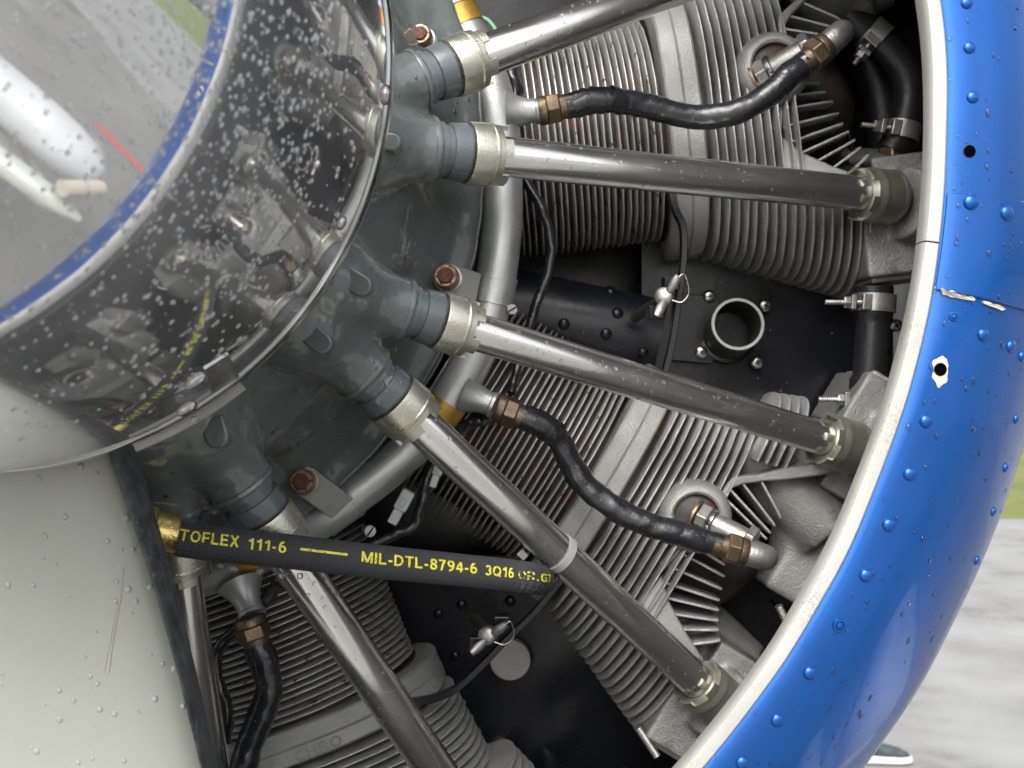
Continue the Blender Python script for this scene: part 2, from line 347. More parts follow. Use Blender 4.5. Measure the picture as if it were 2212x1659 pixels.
ob('inner_ring',sector([(.531,.628),(.540,.65),(.565,.685),(.596,.716),(.5965,.722),(.600,.722)],0,2*PI,180),MT['palering'],cowl,40)
inner=ob('inner_wall',sector([(.600,.7205),(.632,.77),(.648,.83),(.658,.95),(.662,1.3)],0,2*PI,180),MT['innercowl'],cowl,60)
lp=[(.5335,.6235),(.5336,.6192),(.5325,.6180),(.5285,.6176),(.5258,.6182),(.5249,.6196),(.5247,.6240),(.5250,.632),(.527,.638),(.530,.636)]
for t0,t1 in ((R(-40),R(7.23)),(R(7.33),R(320)-R(.6))):
    ob('lip_seal',sector(lp,t0,t1,int((t1-t0)*60),closed=True,bumpy=.0012),MT['white'],cowl,40)
def offs(prof,o):
    out=[]
    for i,(r,d) in enumerate(prof):
        a=prof[max(i-1,0)];b=prof[min(i+1,len(prof)-1)]; tx,ty=b[0]-a[0],b[1]-a[1]; l=math.hypot(tx,ty); out.append((r+ty/l*o*(1),d-tx/l*o))
    return out
sub=[q for q in sp if q[0]>.5335]
pp=offs(sub,.0019)+offs(sub,-.0004)[::-1]
patch=ob('overlap_patch',sector(pp,R(4.35),R(10.0),24,closed=True),MT['blue'],cowl,40,bevel=.0006)
tag(patch,'raised blue strap plate with chipped lower edge')
def bvh(objs):
    vs=[];fs=[]
    for o in objs:
        M=wm(root(o)) if o.parent else (wm(o) if 'wm' in o else Matrix())
        if o.parent: M=M@o.matrix_basis
        n=len(vs); vs+=[M@v.co for v in o.data.vertices]; fs+=[tuple(i+n for i in p.vertices) for p in o.data.polygons]
    return BVHTree.FromPolygons(vs,fs)
def hit(b,u,v):
    d=P(u,v,1).normalized(); loc,nor,i,dist=b.ray_cast(Vector((0,0,0)),d)
    if loc is None: return None
    if nor.dot(d)>0: nor=-nor
    return loc,nor
def orient(loc,nor,up=Vector((0,0,1))):
    z=nor.normalized(); y=up-z*up.dot(z)
    if y.length<1e-3: y=Vector((0,1,0))
    y.normalize(); x=y.cross(z); return Matrix(((x.x,y.x,z.x,loc.x),(x.y,y.y,z.y,loc.y),(x.z,y.z,z.z,loc.z),(0,0,0,1)))
Z0=Vector((0,0,0)); ZU=Vector((0,0,1))
bC=bvh([skin,patch])
riv=mesh(dome(Z0,ZU,.0040,.0023,20,.001),MT['blue'],50,'rivet')
def ringdome(r):
    return lathe(Z0,ZU,[(-.001,r),(0,r),(.0009,r*.9),(.0010,r*.62),(.0004,r*.5),(.0011,r*.42),(.0013,r*.2)],20)
riv2=mesh(ringdome(.0034),MT['blue'],40,'rivet')
for u,v,k in ((2088,6,0),(2094,103,0),(2101,210,0),(2097,437,1.15),(2175,460,1.15),(2124,723,1),(2184,748,1),(2208,770,.9),(2000,910,1),(1965,1024,1),(1920,1134,1),(1870,1243,1),(1749,1454,1),(1679,1556,1),(1603,1648,1),(2195,905,.8),(2172,1010,.8),(2146,1105,.8),(2110,1210,.8)):
    h=hit(bC,u,v)
    if h: inst('rivet',riv,orient(*h)@Matrix.Scale(.92*(k or .92),4),cowl)
for u,v in ((2060,684),(1813,1351)):
    h=hit(bC,u,v)
    if h: inst('rivet',riv2,orient(*h)@Matrix.Scale(1.15 if v>1000 else .8,4),cowl)
# two open fastener holes, one with the paint flaked off round it
holem=mesh(lathe(Z0,ZU,[(.0003,.0034),(.0006,.0040),(.0002,.0043)],22,cap=False).add(lathe(Z0,ZU,[(.0003,.0034),(.0002,.0001)],22,cap=False)),MT['hole'],0,'hole')
rimm=mesh(lathe(Z0,ZU,[(.0002,.00385),(.0006,.0040),(.0002,.00425)],28,cap=False),MT['greymet'],60,'hole_rim')
for u,v,s in ((2094,327,.82),(2031,798,.85)):
    h=hit(bC,u,v)
    inst('hole',holem,orient(*h)@Matrix.Scale(s,4),cowl); inst('hole_rim',rimm,orient(*h)@Matrix.Scale(s,4),cowl)
def flake(pts,th=.0005,parent=cowl,mt=None,lift=.0003,b=None):
    hs_=[hit(b or bC,u,v) for u,v in pts]; hs_=[x for x in hs_ if x]
    if len(hs_)<3: return
    n=sum((x[1] for x in hs_),Vector()).normalized()
    return ob('paint_chip',prism([x[0]-n*th for x in hs_],n*(th+lift)),mt or MT['flake'],parent,0)
flake([(2031+dx,798+dy) for dx,dy in ((1,-28),(5,-30),(9,-26),(14,-23),(15,-17),(18,-9),(16,-2),(17,6),(15,14),(16,22),(13,29),(7,31),(2,35),(-2,40),(-6,38),(-9,29),(-13,23),(-18,17),(-17,10),(-14,4),(-15,-6),(-18,-13),(-15,-20),(-10,-22),(-5,-25))],.0003,lift=.0001)
for pts in ([(2031,625),(2035,622),(2041,627),(2047,630),(2054,627),(2062,631),(2069,636),(2079,636),(2088,641),(2096,640),(2104,645),(2103,650),(2090,648),(2077,646),(2064,643),(2052,642),(2043,638),(2034,637)],[(2118,650),(2130,651),(2141,657),(2152,658),(2163,664),(2168,668),(2160,671),(2148,665),(2135,661),(2122,656)]):
    flake(pts,.0006,lift=.0016)


# ------------------------------------------------------------------ cylinders
DC=.93; HX=(265-1106)/F*DC; HZ=(829.5-427)/F*DC
def cylM(deg):
    t=R(deg); a=Vector((math.cos(t),0,-math.sin(t))); up=Vector((math.sin(t),0,math.cos(t)))
    return Matrix(((a.x,0,up.x,HX),(0,1,0,DC),(a.z,0,up.z,HZ),(0,0,0,1)))
def remesh(md,vox,it,mt,name,fac=.5):
    me=bpy.data.meshes.new(name); me.from_pydata([tuple(x) for x in md.v],[],md.f); 
    bm=bmesh.new(); bm.from_mesh(me); bmesh.ops.recalc_face_normals(bm,faces=bm.faces); bm.to_mesh(me); bm.free()
    o=bpy.data.objects.new('tmp',me); COL.objects.link(o)
    r=o.modifiers.new('r','REMESH'); r.mode='VOXEL'; r.voxel_size=vox; r.use_smooth_shade=True
    s=o.modifiers.new('s','SMOOTH'); s.iterations=it; s.factor=fac
    dg=bpy.context.evaluated_depsgraph_get(); dg.update()
    me2=bpy.data.meshes.new_from_object(o.evaluated_get(dg)); me2.name=name
    bpy.data.objects.remove(o); me2.materials.clear(); me2.materials.append(mt); me2.shade_smooth(); return me2
def Vx(x,y,z): return Vector((x,y,z))
def dcyl(a,b,r,seg=28): # cylinder between points
    return lathe(a,(b-a),[(0,r),((b-a).length,r)],seg)
def cylinder_proto(deg,label):
    t=thing('engine_cylinder',label,'engine cylinder',None,'air cooled cylinders of the radial engine',mat=cylM(deg))
    def part(name,md,mt,smooth=45,bevel=0,par=None):
        me=mesh(md,mt,smooth,name) if isinstance(md,MD) else md
        o=bpy.data.objects.new(name,me); COL.objects.link(o); o.parent=par or t
        if bevel:
            b=o.modifiers.new('bevel','BEVEL'); b.width=bevel; b.segments=2; b.limit_method='ANGLE'; b.angle_limit=R(40)
        return o
    X=Vx(1,0,0)
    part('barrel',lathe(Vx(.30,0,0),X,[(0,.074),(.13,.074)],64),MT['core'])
    part('base_flange',lathe(Vx(.298,0,0),X,[(0,.092),(.010,.092),(.012,.088)],64),MT['ring'])
    fm=mesh(lathe(Z0,X,[(-.0013,.070),(-.0006,.0868),(-.0003,.0876),(.0003,.0876),(.0006,.0868),(.0013,.070)],72,False),MT['barrelfin'],50,'barrel_fin')
    def rough(me,a,f,sd):
        me=me.copy(); me.name=me.name.split('.')[0]
        for v in me.vertices:
            q=v.co+Vx(0,0,sd); v.co.x+=a*noise.noise(q*f); k=1+a*2.2*noise.noise(q*f*1.7+Vx(3,1,2))/.1; v.co.y*=k; v.co.z*=k
        return me
    fms=[rough(fm,.0004,60,j*3.1) for j in range(3)]
    for i in range(22):
        o=part('barrel_fin',fms[i%3],None); o.location=(.3165+.0052*i,0,0)
        o.rotation_euler=(random.uniform(0,6.28),random.uniform(-.007,.007),random.uniform(-.007,.007)); 
    def se(x0,x1,a,b,n,seg=72,r2=None):
        m=MD(); L=[(x0,1.0),(x1,1.0)] if r2 is None else r2
        for x,s in L:
            for k in range(seg):
                y,z=sel(2*PI*k/seg,a*s,b*s,n); m.v.append(Vx(x,y,z))
        for i in range(len(L)-1):
            for k in range(seg): m.f.append((i*seg+k,i*seg+(k+1)%seg,(i+1)*seg+(k+1)%seg,(i+1)*seg+k))
        m.f.append(tuple(range(seg))); m.f.append(tuple((len(L)-1)*seg+k for k in range(seg))); return m
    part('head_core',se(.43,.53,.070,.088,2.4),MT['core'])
    part('head_band',se(0,0,.088,.104,2.4,72,[(.4310,.93),(.4320,.985),(.4335,1),(.4440,1),(.4452,.99),(.4460,1.004),(.4560,1.004),(.4575,.99),(.4580,.93)]),MT['cast'],35)
    hf=mesh(se(0,0,.0885,.108,2.5,80,[(-.0016,.82),(-.0009,.985),(-.0004,1),(.0004,1),(.0009,.985),(.0016,.82)]),MT['fin'],50,'head_fin')
    hfs=[rough(hf,.0005,45,j*5.3) for j in range(4)]
    for i in range(10):
        o=part('head_fin',hfs[i%4],None); o.location=(.4645+.0068*i,0,-.001*i); o.scale=(1,1,1+.017*i)
        o.rotation_euler=(0,random.uniform(-.006,.006),random.uniform(-.006,.006))
    # side lobes of the outer fins
    def lobe(s):
        pts=[]
        for k in range(80):
            y,z=sel(2*PI*k/80,.0885,.108,2.5)
            if z*s>.052: pts.append((y,z))
        pts.sort(key=lambda q:math.atan2(q[1]*s-.05,q[0])); 
        return prism([Vx(-.0009,y,z) for y,z in pts],(.0018,0,0))
    for s in (1,-1):
        lm=mesh(lobe(s),MT['fin'],40,'head_fin')
        for i in range(10,(17 if s<0 else 14)):
            o=part('head_fin',lm,None,bevel=.0005); o.location=(.4645+.0068*i,0,(-.001 if s<0 else .001)*i); o.scale=(1,1,1+.017*i)
    # spark-plug boss
    part('plug_boss',lathe(Vx(.513,-.074,.019),Vx(0,-1,0),[(-.03,.0285),(.010,.0272),(.0165,.0245),(.0195,.0212),(.0200,.0190),(.0185,.0172),(.004,.0160)],40,False,ref=Vx(1,0,0)),MT['cast'])
    part('plug_seat',lathe(Vx(.513,-.074,.019),Vx(0,-1,0),[(.0140,.0168),(.0148,.0160),(.0150,.001)],32,False,ref=Vx(1,0,0)),MT['core'])
    # V-shaped webs and the fan of cooling plates, traced in the plane .08 in front of the bore axis
    MA=cylM(-7).inverted(); MB=cylM(31).inverted()
    def la(u,v,d=.85,M=MA): return M@P(u,v,d)
    low=[(1681,215),(1694,232),(1692,296),(1733,328),(1797,357),(1878,385),(1890,440),(1860,440),(1780,400),(1690,372),(1686,330)]
    upB=[(1555,1068),(1570,1046),(1585,1030),(1640,1025),(1700,1010),(1760,1000),(1830,985),(1830,1015),(1770,1028),(1700,1037),(1655,1040),(1606,1046),(1580,1056),(1572,1078)]
    part('web',prism([la(u,v) for u,v in low],(0,.03,0)),MT['cast'],40,.0015)
    part('web',prism([la(u,v,.85,MB) for u,v in upB],(0,.03,0)),MT['cast'],40,.0015)
    def plate(p0,p1,d0,d1,M,th=.0009):
        a=la(*p0,.853,M); b=la(*p1,.853,M); dr=(b-a); L=dr.length; dr.normalize(); n=dr.cross(Vx(0,1,0)).normalized()
        a2=a-dr*.002; poly=[a2,a2+dr*(L-.004),a+dr*(L-.001)+Vx(0,.002,0),a+dr*L+Vx(0,.006,0),a+dr*L+Vx(0,d1,0),a2+Vx(0,d1,0)]
        return prism([p-n*th for p in poly],n*2*th)
    FA=[((1700,181),(1775,178)),((1694,207),(1789,197)),((1680,237),(1805,217)),((1677,277),(1817,242)),((1692,312),(1827,264)),((1727,332),(1839,281)),((1762,350),(1852,299)),((1797,365),(1864,315)),((1832,379),(1881,330))]
    FB=[((1640,1030),(1690,1123)),((1600,1038),(1678,1140)),((1573,1053),(1668,1155)),((1562,1072),(1660,1168))]
    for a,b in FA: part('cooling_plate',plate(a,b,0,.05,MA),MT['fin'],40,.0004)
    for a,b in FB: part('cooling_plate',plate(a,b,0,.05,MB),MT['fin'],40,.0004)
    # dome behind the plates
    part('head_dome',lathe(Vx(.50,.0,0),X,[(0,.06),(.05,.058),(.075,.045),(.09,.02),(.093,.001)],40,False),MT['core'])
    # rocker boxes
    for s,x0,z0 in ((-1,.600,-.090),(1,.603,.127)):
        m=MD()
        m.add(dcyl(Vx(x0-.004,-.080,z0),Vx(x0+.030,-.060,z0+s*.008),.027,32))
        m.add(box(Vx(x0+.008,-.022,z0*.95),.026,.044,.034))
        m.add(box(Vx(x0+.000,-.028,z0+s*.030),.032,.045,.022))
        m.add(box(Vx(x0-.020,.0,z0*.80),.045,.050,.020))
        m.add(dcyl(Vx(x0-.05,.0,z0*.62),Vx(x0+.02,-.02,z0*.8),.030))
        part('rocker_box',remesh(m,.0022,4,MT['cast2'],'rocker_box'),None)
        for bx,bz in ((.024,.036),(-.022,.040),(.026,-.012)):
            part('cover_nut',hexnut(Vx(x0+bx,-.060,z0+s*bz),Vx(0,-1,0),.0042,.004,6,.3),MT['greymet'],25,.0004)
            part('cover_washer',lathe(Vx(x0+bx,-.0595,z0+s*bz),Vx(0,-1,0),[(-.03,.0055),(.0006,.0055)],20,ref=Vx(1,0,0)),MT['greymet'],25)
        c=part('rocker_cover',box(Vx(x0+.000,-.030,z0+s*.053),.028,.036,.003),MT['cast'],40,.0025)
    # smooth port casting
    m=MD(); m.add(dcyl(Vx(.53,-.03,.085),Vx(.615,-.045,.060),.026)); m.add(dcyl(Vx(.59,-.04,.07),Vx(.615,-.02,.015),.022)); m.add(box(Vx(.615,-.02,.040),.022,.03,.04))
    part('port_casting',remesh(m,.0024,6,MT['cast2'],'port_casting'),None)
    return t
cylB=cylinder_proto(31,'middle cylinder of bright ribbed aluminium behind the two central pushrod tubes')
def copy_tree(o,parent=None):
    c=o.copy(); COL.objects.link(c); c.parent=parent
    if parent is not None: c.matrix_parent_inverse=o.matrix_parent_inverse.copy()
    for ch in list(o.children): copy_tree(ch,c)
    return c
def place(o,M):
    o.matrix_world=M; o['wm']=[x for r in M for x in r]
cylA=copy_tree(cylB); place(cylA,cylM(-7))
for c_ in [x for x in cylA.children if x.name.startswith('port_casting')]: bpy.data.objects.remove(c_)
cylA['label']='upper cylinder with fanned fins, its bore nearly level, behind the topmost curved black lead'
m=MD(); m.add(dcyl(P(1700,40,.90),P(1860,-60,.90),.026)); m.add(dcyl(P(1800,20,.91),P(1870,-20,.90),.022)); m=m
me_=remesh(m,.003,10,MT['cast2'],'port_casting'); me_.transform(wm(cylA).inverted()); ob('port_casting',me_,None,cylA)
cylC=copy_tree(cylB); place(cylC,cylM(69)); cylC['label']='lower cylinder with rust stained fins, below the yellow lettered braided hose'

# ------------------------------------------------------------------ pushrod tubes with their collars
DIRS={}
def collar(A,d,r,mt,flip=False,tabs=5):
    """knurled gland collar along d starting at A"""
    m=lathe(A,d,[(-.0004,r*.90),(0,r*.965),(.0018,r*.99),(.0130,r*1.0),(.0137,r*1.025),(.0147,r*1.025),(.0154,r*.985),(.0190,r*.975),(.0196,r*.88),(.0196,r*.60)],56,False)
    return m
def tabs_(A,d,r,n,mt,par,name='collar_tab',a0=.3):
    d=d.normalized(); e1,e2=frame(d)
    for k in range(n):
        a=2*PI*k/n+a0; c=MD(); s=5; w_=.30
        for j in range(s+1):
            b=a-w_+2*w_*j/s; rd=e1*math.cos(b)+e2*math.sin(b)
            for t,rr in ((0,r*.86),(0,r*.97),(.0052,r*.97),(.0052,r*.86)): c.v.append(A+d*t+rd*rr)
        for j in range(s):
            for q in range(4): c.f.append((j*4+q,j*4+(q+1)%4,(j+1)*4+(q+1)%4,(j+1)*4+q))
        c.f.append((0,1,2,3)); c.f.append(tuple(s*4+q for q in range(4)))
        ob('tab',c,mt,par,35)
TUBES=[ # name key, inner rim px, tube start px, tube end px, depths, radii, label
 ('T1',(955,157,.70),(1030,127,.716),(1860,-176,.84),66,45,1,'polished steel pushrod tube slanting up to the right at the top edge'),
 ('T2',(995,326,.70),(1070,337,.716),(1862,419,.835),69,44,1,'polished steel pushrod tube, nearly level, ending at the olive collar near the white lip'),
 ('T3',(934,687,.70),(1007,710,.716),(1783,949,.835),66,42,1,'polished steel pushrod tube crossing in front of the black baffle below the uppermost gap'),
 ('T4',(840,850,.70),(893,903,.716),(1510,1476,.835),68,44,1,'polished steel pushrod tube running diagonally with a grey cable tie round it'),
 ('T5',(551,1098,.70),(601,1166,.716),(1165,1990,.84),73,47,0,'polished steel pushrod tube going down behind the yellow lettered hose to the bottom edge'),
 ('T6',(375,1150,.70),(388,1226,.716),(520,2060,.84),70,42,0,'polished steel pushrod tube half hidden behind the black edged propeller blade')]
caseadds=[]; tubeobj=[]; TD={}
for key,c0,c1,c2,rc,rt,oc,label in TUBES:
    A=P(*c0); B=P(*c1); E=P(*c2); d=(E-B).normalized(); rc_=px(rc,.70); rt_=px(rt,.716)
    A=B-d*.0196
    t=thing('pushrod_tube',label,'pushrod tube',A,'pushrod tubes of the radial engine')
    L=(E-B).length
    tb=ob('tube',lathe(B-d*.004,d,[(0,rt_*.97),(.003,rt_)]+[(.003+(L+.006)*k/8,rt_) for k in range(1,9)],64),MT['polished'],t,50)
    cn_=ob('collar_nut',collar(A,d,rc_,None),MT['gold'],t,30)
    tabs_(B-d*.0005,d,rc_,5,MT['gold'],cn_,a0=random.uniform(0,1.2))
    ob('seal_ring',lathe(A-d*.0028,d,[(0,rc_*.84),(.0005,rc_*.93),(.0014,rc_*.95),(.0022,rc_*.93),(.0028,rc_*.86)],48,False),MT['boot'],t)
    gl=ob('gland_neck',lathe(A-d*.022,d,[(0,rc_*.90),(.0045,rc_*.90),(.0050,rc_*.80),(.0090,rc_*.80),(.0094,rc_*.87),(.0125,rc_*.90),(.0205,rc_*.93)],48,False),MT['enamel2'],t,40)
    if key=='T4': gland4=gl
    if oc:
        r2=px(60,.84); 
        cc=ob('collar_nut',lathe(E,d,[(-.001,rt_*1.02),(0,r2*.80),(.0002,r2*.93),(.0040,r2*.95),(.0046,r2*.965),(.0062,r2*.97),(.0070,r2*.985),(.0082,r2*.985),(.0090,r2*.97),(.0112,r2*.965),(.0120,r2*.965),(.0235,r2*.965),(.0240,r2*.80)],56,False),MT['olive'],t,30)
        tag(cc,'olive plated outer collar')
        tabs_(E+d*.0005,-d,r2,5,MT['olive'],cc,a0=random.uniform(0,1.2))
        ob('seal_ring',lathe(E+d*.0236,d,[(0,r2*.8),(.0006,r2*.95),(.0022,r2*.99),(.0040,r2*.97),(.0048,r2*.84),(.0075,r2*.84)],48,False),MT['greymet'],t)
    tubeobj.append(tb); TD[key]=(t,tb,A,B,E,d,rt_,rc_,cn_)
for o_ in flake_later if 0 else (): pass
bG=bvh([gland4]); MT['pinkprimer']=mat('pink_primer_patch',(.30,.24,.26),.5,0,(.24,.20,.22),60)
flake([(829,822),(845,812),(860,816),(868,826),(856,838),(847,852),(832,866),(818,876),(811,868),(822,858),(832,846),(836,836)],.0004,TD['T4'][0],MT['pinkprimer'],.00025,bG)
# grey cable tie on T4
t,tb,A,B,E,d,rt_,rc_,_=TD['T4']
q=P(1216,1193,.77); s=(q-B).dot(d); c=B+d*s
zt=thing('cable_tie','grey nylon cable tie round the diagonal steel tube beside the braided hose end','cable tie',c)
dz=(d+Vector((0,0,.12))).normalized()
ob('strap',lathe(c-dz*.003,dz,[(0,rt_*1.02),(.0002,rt_*1.10),(.0058,rt_*1.10),(.006,rt_*1.02)],48,False),MT['zip'],zt,30)
ob('lock_head',box(P(1129,1198,.765),.0035,.003,.0028,(d,Vector((0,1,0)),d.cross(Vector((0,1,0))))),MT['zip'],zt,0,bevel=.0006)

# ------------------------------------------------------------------ nose case
NX=(-12-1106)/F*.70; NZ=(829.5-295)/F*.70
def nlathe(prof,seg=180):
    m=MD()
    for r,d in prof:
        for k in range(seg):
            a=2*PI*k/seg; m.v.append(Vector((NX+r*math.cos(a),d,NZ+r*math.sin(a))))
    for i in range(len(prof)-1):
        for k in range(seg): m.f.append((i*seg+k,i*seg+(k+1)%seg,(i+1)*seg+(k+1)%seg,(i+1)*seg+k))
    m.f.append(tuple(range(seg))); m.f.append(tuple((len(prof)-1)*seg+k for k in range(seg))); return m
m=nlathe([(.12,.60),(.15,.608),(.19,.636),(.215,.658),(.236,.684),(.250,.708),(.262,.740),(.281,.764),(.296,.773),(.297,.800),(.29,.83)])
for key in TD:
    t,tb,A,B,E,d,rt_,rc_,_=TD[key]
    e=A-d*.020
    m.add(dcyl(e-d*.125,e,rc_*1.03,36))
    m.add(lathe(e-d*.112,d,[(0,rc_*2.4),(.045,rc_*2.15),(.070,rc_*1.65),(.086,rc_*1.25),(.100,rc_*1.02)],36))
for a in range(9):   # bosses of the cylinders out of view, so the casting goes on round the hub
    for s in (-9,9):
        th=R(150+40*(a)-7+s)
        if 150+40*a>290: continue
        dd=Vector((math.cos(th),.42,-math.sin(th))).normalized(); e=Vector((NX+.262*math.cos(th),.70,NZ-.262*math.sin(th)))
        m.add(dcyl(e-dd*.12,e,.0205,28))
nose=thing('nose_case','wet dark grey enamelled engine nose case with round pushrod bosses','engine casing',(NX,.7,NZ))
me=remesh(m,.0024,13,MT['enamel'],'casing',.6)
nrm=[v.normal.copy() for v in me.vertices]
for v,n_ in zip(me.vertices,nrm):
    q=v.co.copy(); v.co=q+n_*(.0016*noise.noise(q*22)+.0007*noise.noise(q*70)+.00022*noise.noise(q*260))
inv=Matrix.Translation((-NX,-.7,-NZ)); me.transform(inv)
case=ob('casing',me,None,nose)
bN=bvh([case])
def dpad(u,v,ang,wd,ln,dep):
    h=hit(bN,u,v); 
    if not h: return
    a=R(ang); ax=Vector((math.cos(a),0,-math.sin(a))); ay=Vector((math.sin(a),0,math.cos(a))); c=h[0].copy()
    w_=px(wd,c.y); l_=px(ln,c.y)
    pts=[c-ax*l_-ay*w_,c+ax*(l_-w_)-ay*w_]+[c+ax*(l_-w_)+ax*w_*math.sin(k*PI/8)-ay*w_*math.cos(k*PI/8) for k in range(1,8)]+[c+ax*(l_-w_)+ay*w_,c-ax*l_+ay*w_]
    pts=[q+Vector((0,-dep,0)) for q in pts]
    ob('lug',prism(pts,(0,.03,0)),MT['enamel'],nose,40,bevel=.0013)
for a in ((772,612,30,24,34,.004),(688,735,38,24,34,.004),(470,935,72,26,34,.006),(842,308,5,20,26,.004)): dpad(*a)
# retained bead along each boss end (cast step)
for key in TD:
    t,tb,A,B,E,d,rt_,rc_,_=TD[key]
    ob('boss_rim',lathe(A-d*.0225,d,[(-.003,rc_*.95),(-.003,rc_*1.04),(-.001,rc_*1.065),(0,rc_*1.04),(0,rc_*.85)],44,False),MT['enamel'],nose,40)
nose['label']='wet dark grey enamelled engine nose case with round pushrod bosses'

# ------------------------------------------------------------------ ignition ring and leads
rp=[P(u,v,.80) for u,v in ((900,-130),(950,-40),(992,40),(1030,118),(1062,195),(1080,290),(1085,400),(1083,500),(1068,620),(1042,720),(1005,805),(950,893),(880,973),(800,1042),(715,1105),(640,1152),(560,1195),(470,1235),(370,1265),(260,1285))]
path=smoothpath(rp,8); rr=px(44,.80)
ring=thing('ignition_ring','satin silver ignition harness ring curving round the grey nose case','harness ring',rp[8])
def pathrange(p,u0,v0,u1,v1):
    def idx(u,v): return min(range(len(p)),key=lambda i:(p[i]-P(u,v,.80)).length)
    a,b=sorted((idx(u0,v0),idx(u1,v1))); return p[a:b+1]
rt_main=ob('ring_tube',sweep(path,rr,40),MT['ring'],ring,60)
def band(u0,v0,u1,v1,k,mt,name,label=None,capr=1.0):
    s=pathrange(path,u0,v0,u1,v1); o=ob(name,sweep(s,rr*k,40),mt,ring,40); 
    if label: tag(o,label)
    return o
def fine(p,n=4):
    o=[]
    for i in range(len(p)-1):
        for k in range(n): o.append(p[i].lerp(p[i+1],k/n))
    o.append(p[-1]); return o
path=fine(path,4)
band(950,-40,1004,62,1.06,MT['goldanod'],'gold_sleeve','gold anodised sleeve at the top of the ring')
band(970,-12,988,20,1.12,MT['nylon'],'nylon_band')
band(966,870,940,905,1.03,MT['goldanod'],'gold_sleeve','gold anodised sleeve behind the diagonal tube')
band(1074,598,1060,655,1.055,MT['ring'],'clamp_band'); band(760,1078,700,1118,1.055,MT['ring'],'clamp_band')
band(560,1195,520,1215,1.03,MT['goldanod'],'gold_sleeve','gold anodised sleeve beneath the braided hose')
for a in ((1074,600,1073,606),(1061,649,1060,655),(762,1076,756,1080),(704,1115,698,1119)): band(*a,1.085,MT['ring'],'clamp_bead')
def outlet(c,tip,r0,r1,par=ring):
    A=P(*c); B=P(*tip); d=(B-A); L=d.length; d.normalize(); r0=px(r0,.80); r1=px(r1,.80)
    pr=[(0,r0)]
    for k in range(1,13):
        t=k/12; pr.append((L*.86*t,r1+(r0-r1)*(1-t)**2.2))
    pr+=[(L*.87,r1*1.06),(L*.90,r1*1.12),(L,r1*1.12)]
    ob('outlet_cone',lathe(A,d,pr,40),MT['ring'],par,35)
    # the weld line round its foot
    return B,d
def lead(pts,r,tip_from,label,nutlabel=None,elbow=True,nut_at=None,wob=.0006,group='ignition leads with black taped sleeves'):
    """pts: control points px/py/depth; first = ring outlet end, last = plug end"""
    Q=[P(*p) for p in pts]; pa=smoothpath(Q,14); rad=px(r,.80)
    t=thing('ignition_lead',label,'ignition lead',Q[0],group)
    c=ob('taped_cable',sweep(pa,lambda s:rad*(1+.02*math.sin(s*23)+.012*math.sin(s*57)),28,wob=wob,wfreq=120),MT['tape'],t,60)
    def end(P0,d,first,r2):
        nt_=hexnut(P0+d*.004,d,r2*1.28,.0095); 
        ob('ferrule',lathe(P0-d*.006,d,[(0,rad*.9),(.0004,rad*.97),(.010,rad*.97),(.0105,rad*.85)],32),MT['bronze'],t,40)
        n_=ob('hex_nut',nt_,MT['bronze'],t,25,bevel=.0006)
        ob('nut_collar',lathe(P0+d*.0135,d,[(0,r2*1.12),(.0003,r2*1.16),(.0045,r2*1.16),(.0055,r2*1.08)],36),MT['bronze'],t,40)
        return P0+d*.019
    d0=(Q[0]-Q[1]).normalized(); e0=end(Q[0],d0,True,rad)
    # tape wrap edges
    for s in (.06,.11,.17,.86,.93):
        i=int(s*(len(pa)-1)); T=(pa[i+1]-pa[i]).normalized(); T=(T+Vector((random.uniform(-.25,.25),0,random.uniform(-.25,.25)))).normalized()
        ob('tape_wrap',lathe(pa[i]-T*.006,T,[(0,rad*.98),(.0002,rad*1.055),(.0105,rad*1.045),(.012,rad*.99)],30,False),MT['tape'],t,35)
    if elbow:
        d1=(Q[-1]-Q[-2]).normalized(); e1=end(Q[-1],d1,False,rad)
        el=smoothpath([e1-d1*.002,e1+d1*.008,e1+d1*.014+Vector((0,.003,0)),e1+d1*.015+Vector((0,.012,0)),e1+d1*.008+Vector((0,.022,0))],6)
        ob('elbow',sweep(el,rad*1.0,24),MT['greymet'],t,60)
        return t,pa,e1,d1,c
    return t,pa,None,None,c
outlet((1096,242,.797),(1168,239,.795),48,26)
outlet((1005,850,.797),(1068,876,.795),48,26)
outlet((520,1262,.795),(545,1330,.785),50,27)
L1=lead([(1222,230,.79),(1300,216,.79),(1385,226,.80),(1465,247,.805),(1530,253,.805),(1600,238,.80),(1655,208,.80),(1700,168,.80),(1742,133,.80)],27,None,'black taped ignition lead arching across the upper cylinder to a bronze nut')
L2=lead([(1128,901,.79),(1172,918,.79),(1208,950,.795),(1234,1002,.80),(1264,1048,.80),(1300,1078,.80),(1345,1108,.80),(1400,1133,.80),(1475,1155,.80),(1556,1178,.80)],27,None,'black taped ignition lead snaking over the middle cylinder to the lower spark plug',wob=.0009)
L3=lead([(556,1392,.775),(572,1440,.775),(581,1490,.775),(562,1552,.775),(540,1606,.775),(526,1670,.775),(520,1800,.79)],29,None,'black taped ignition lead hanging down in front of the lower cylinder',elbow=False)
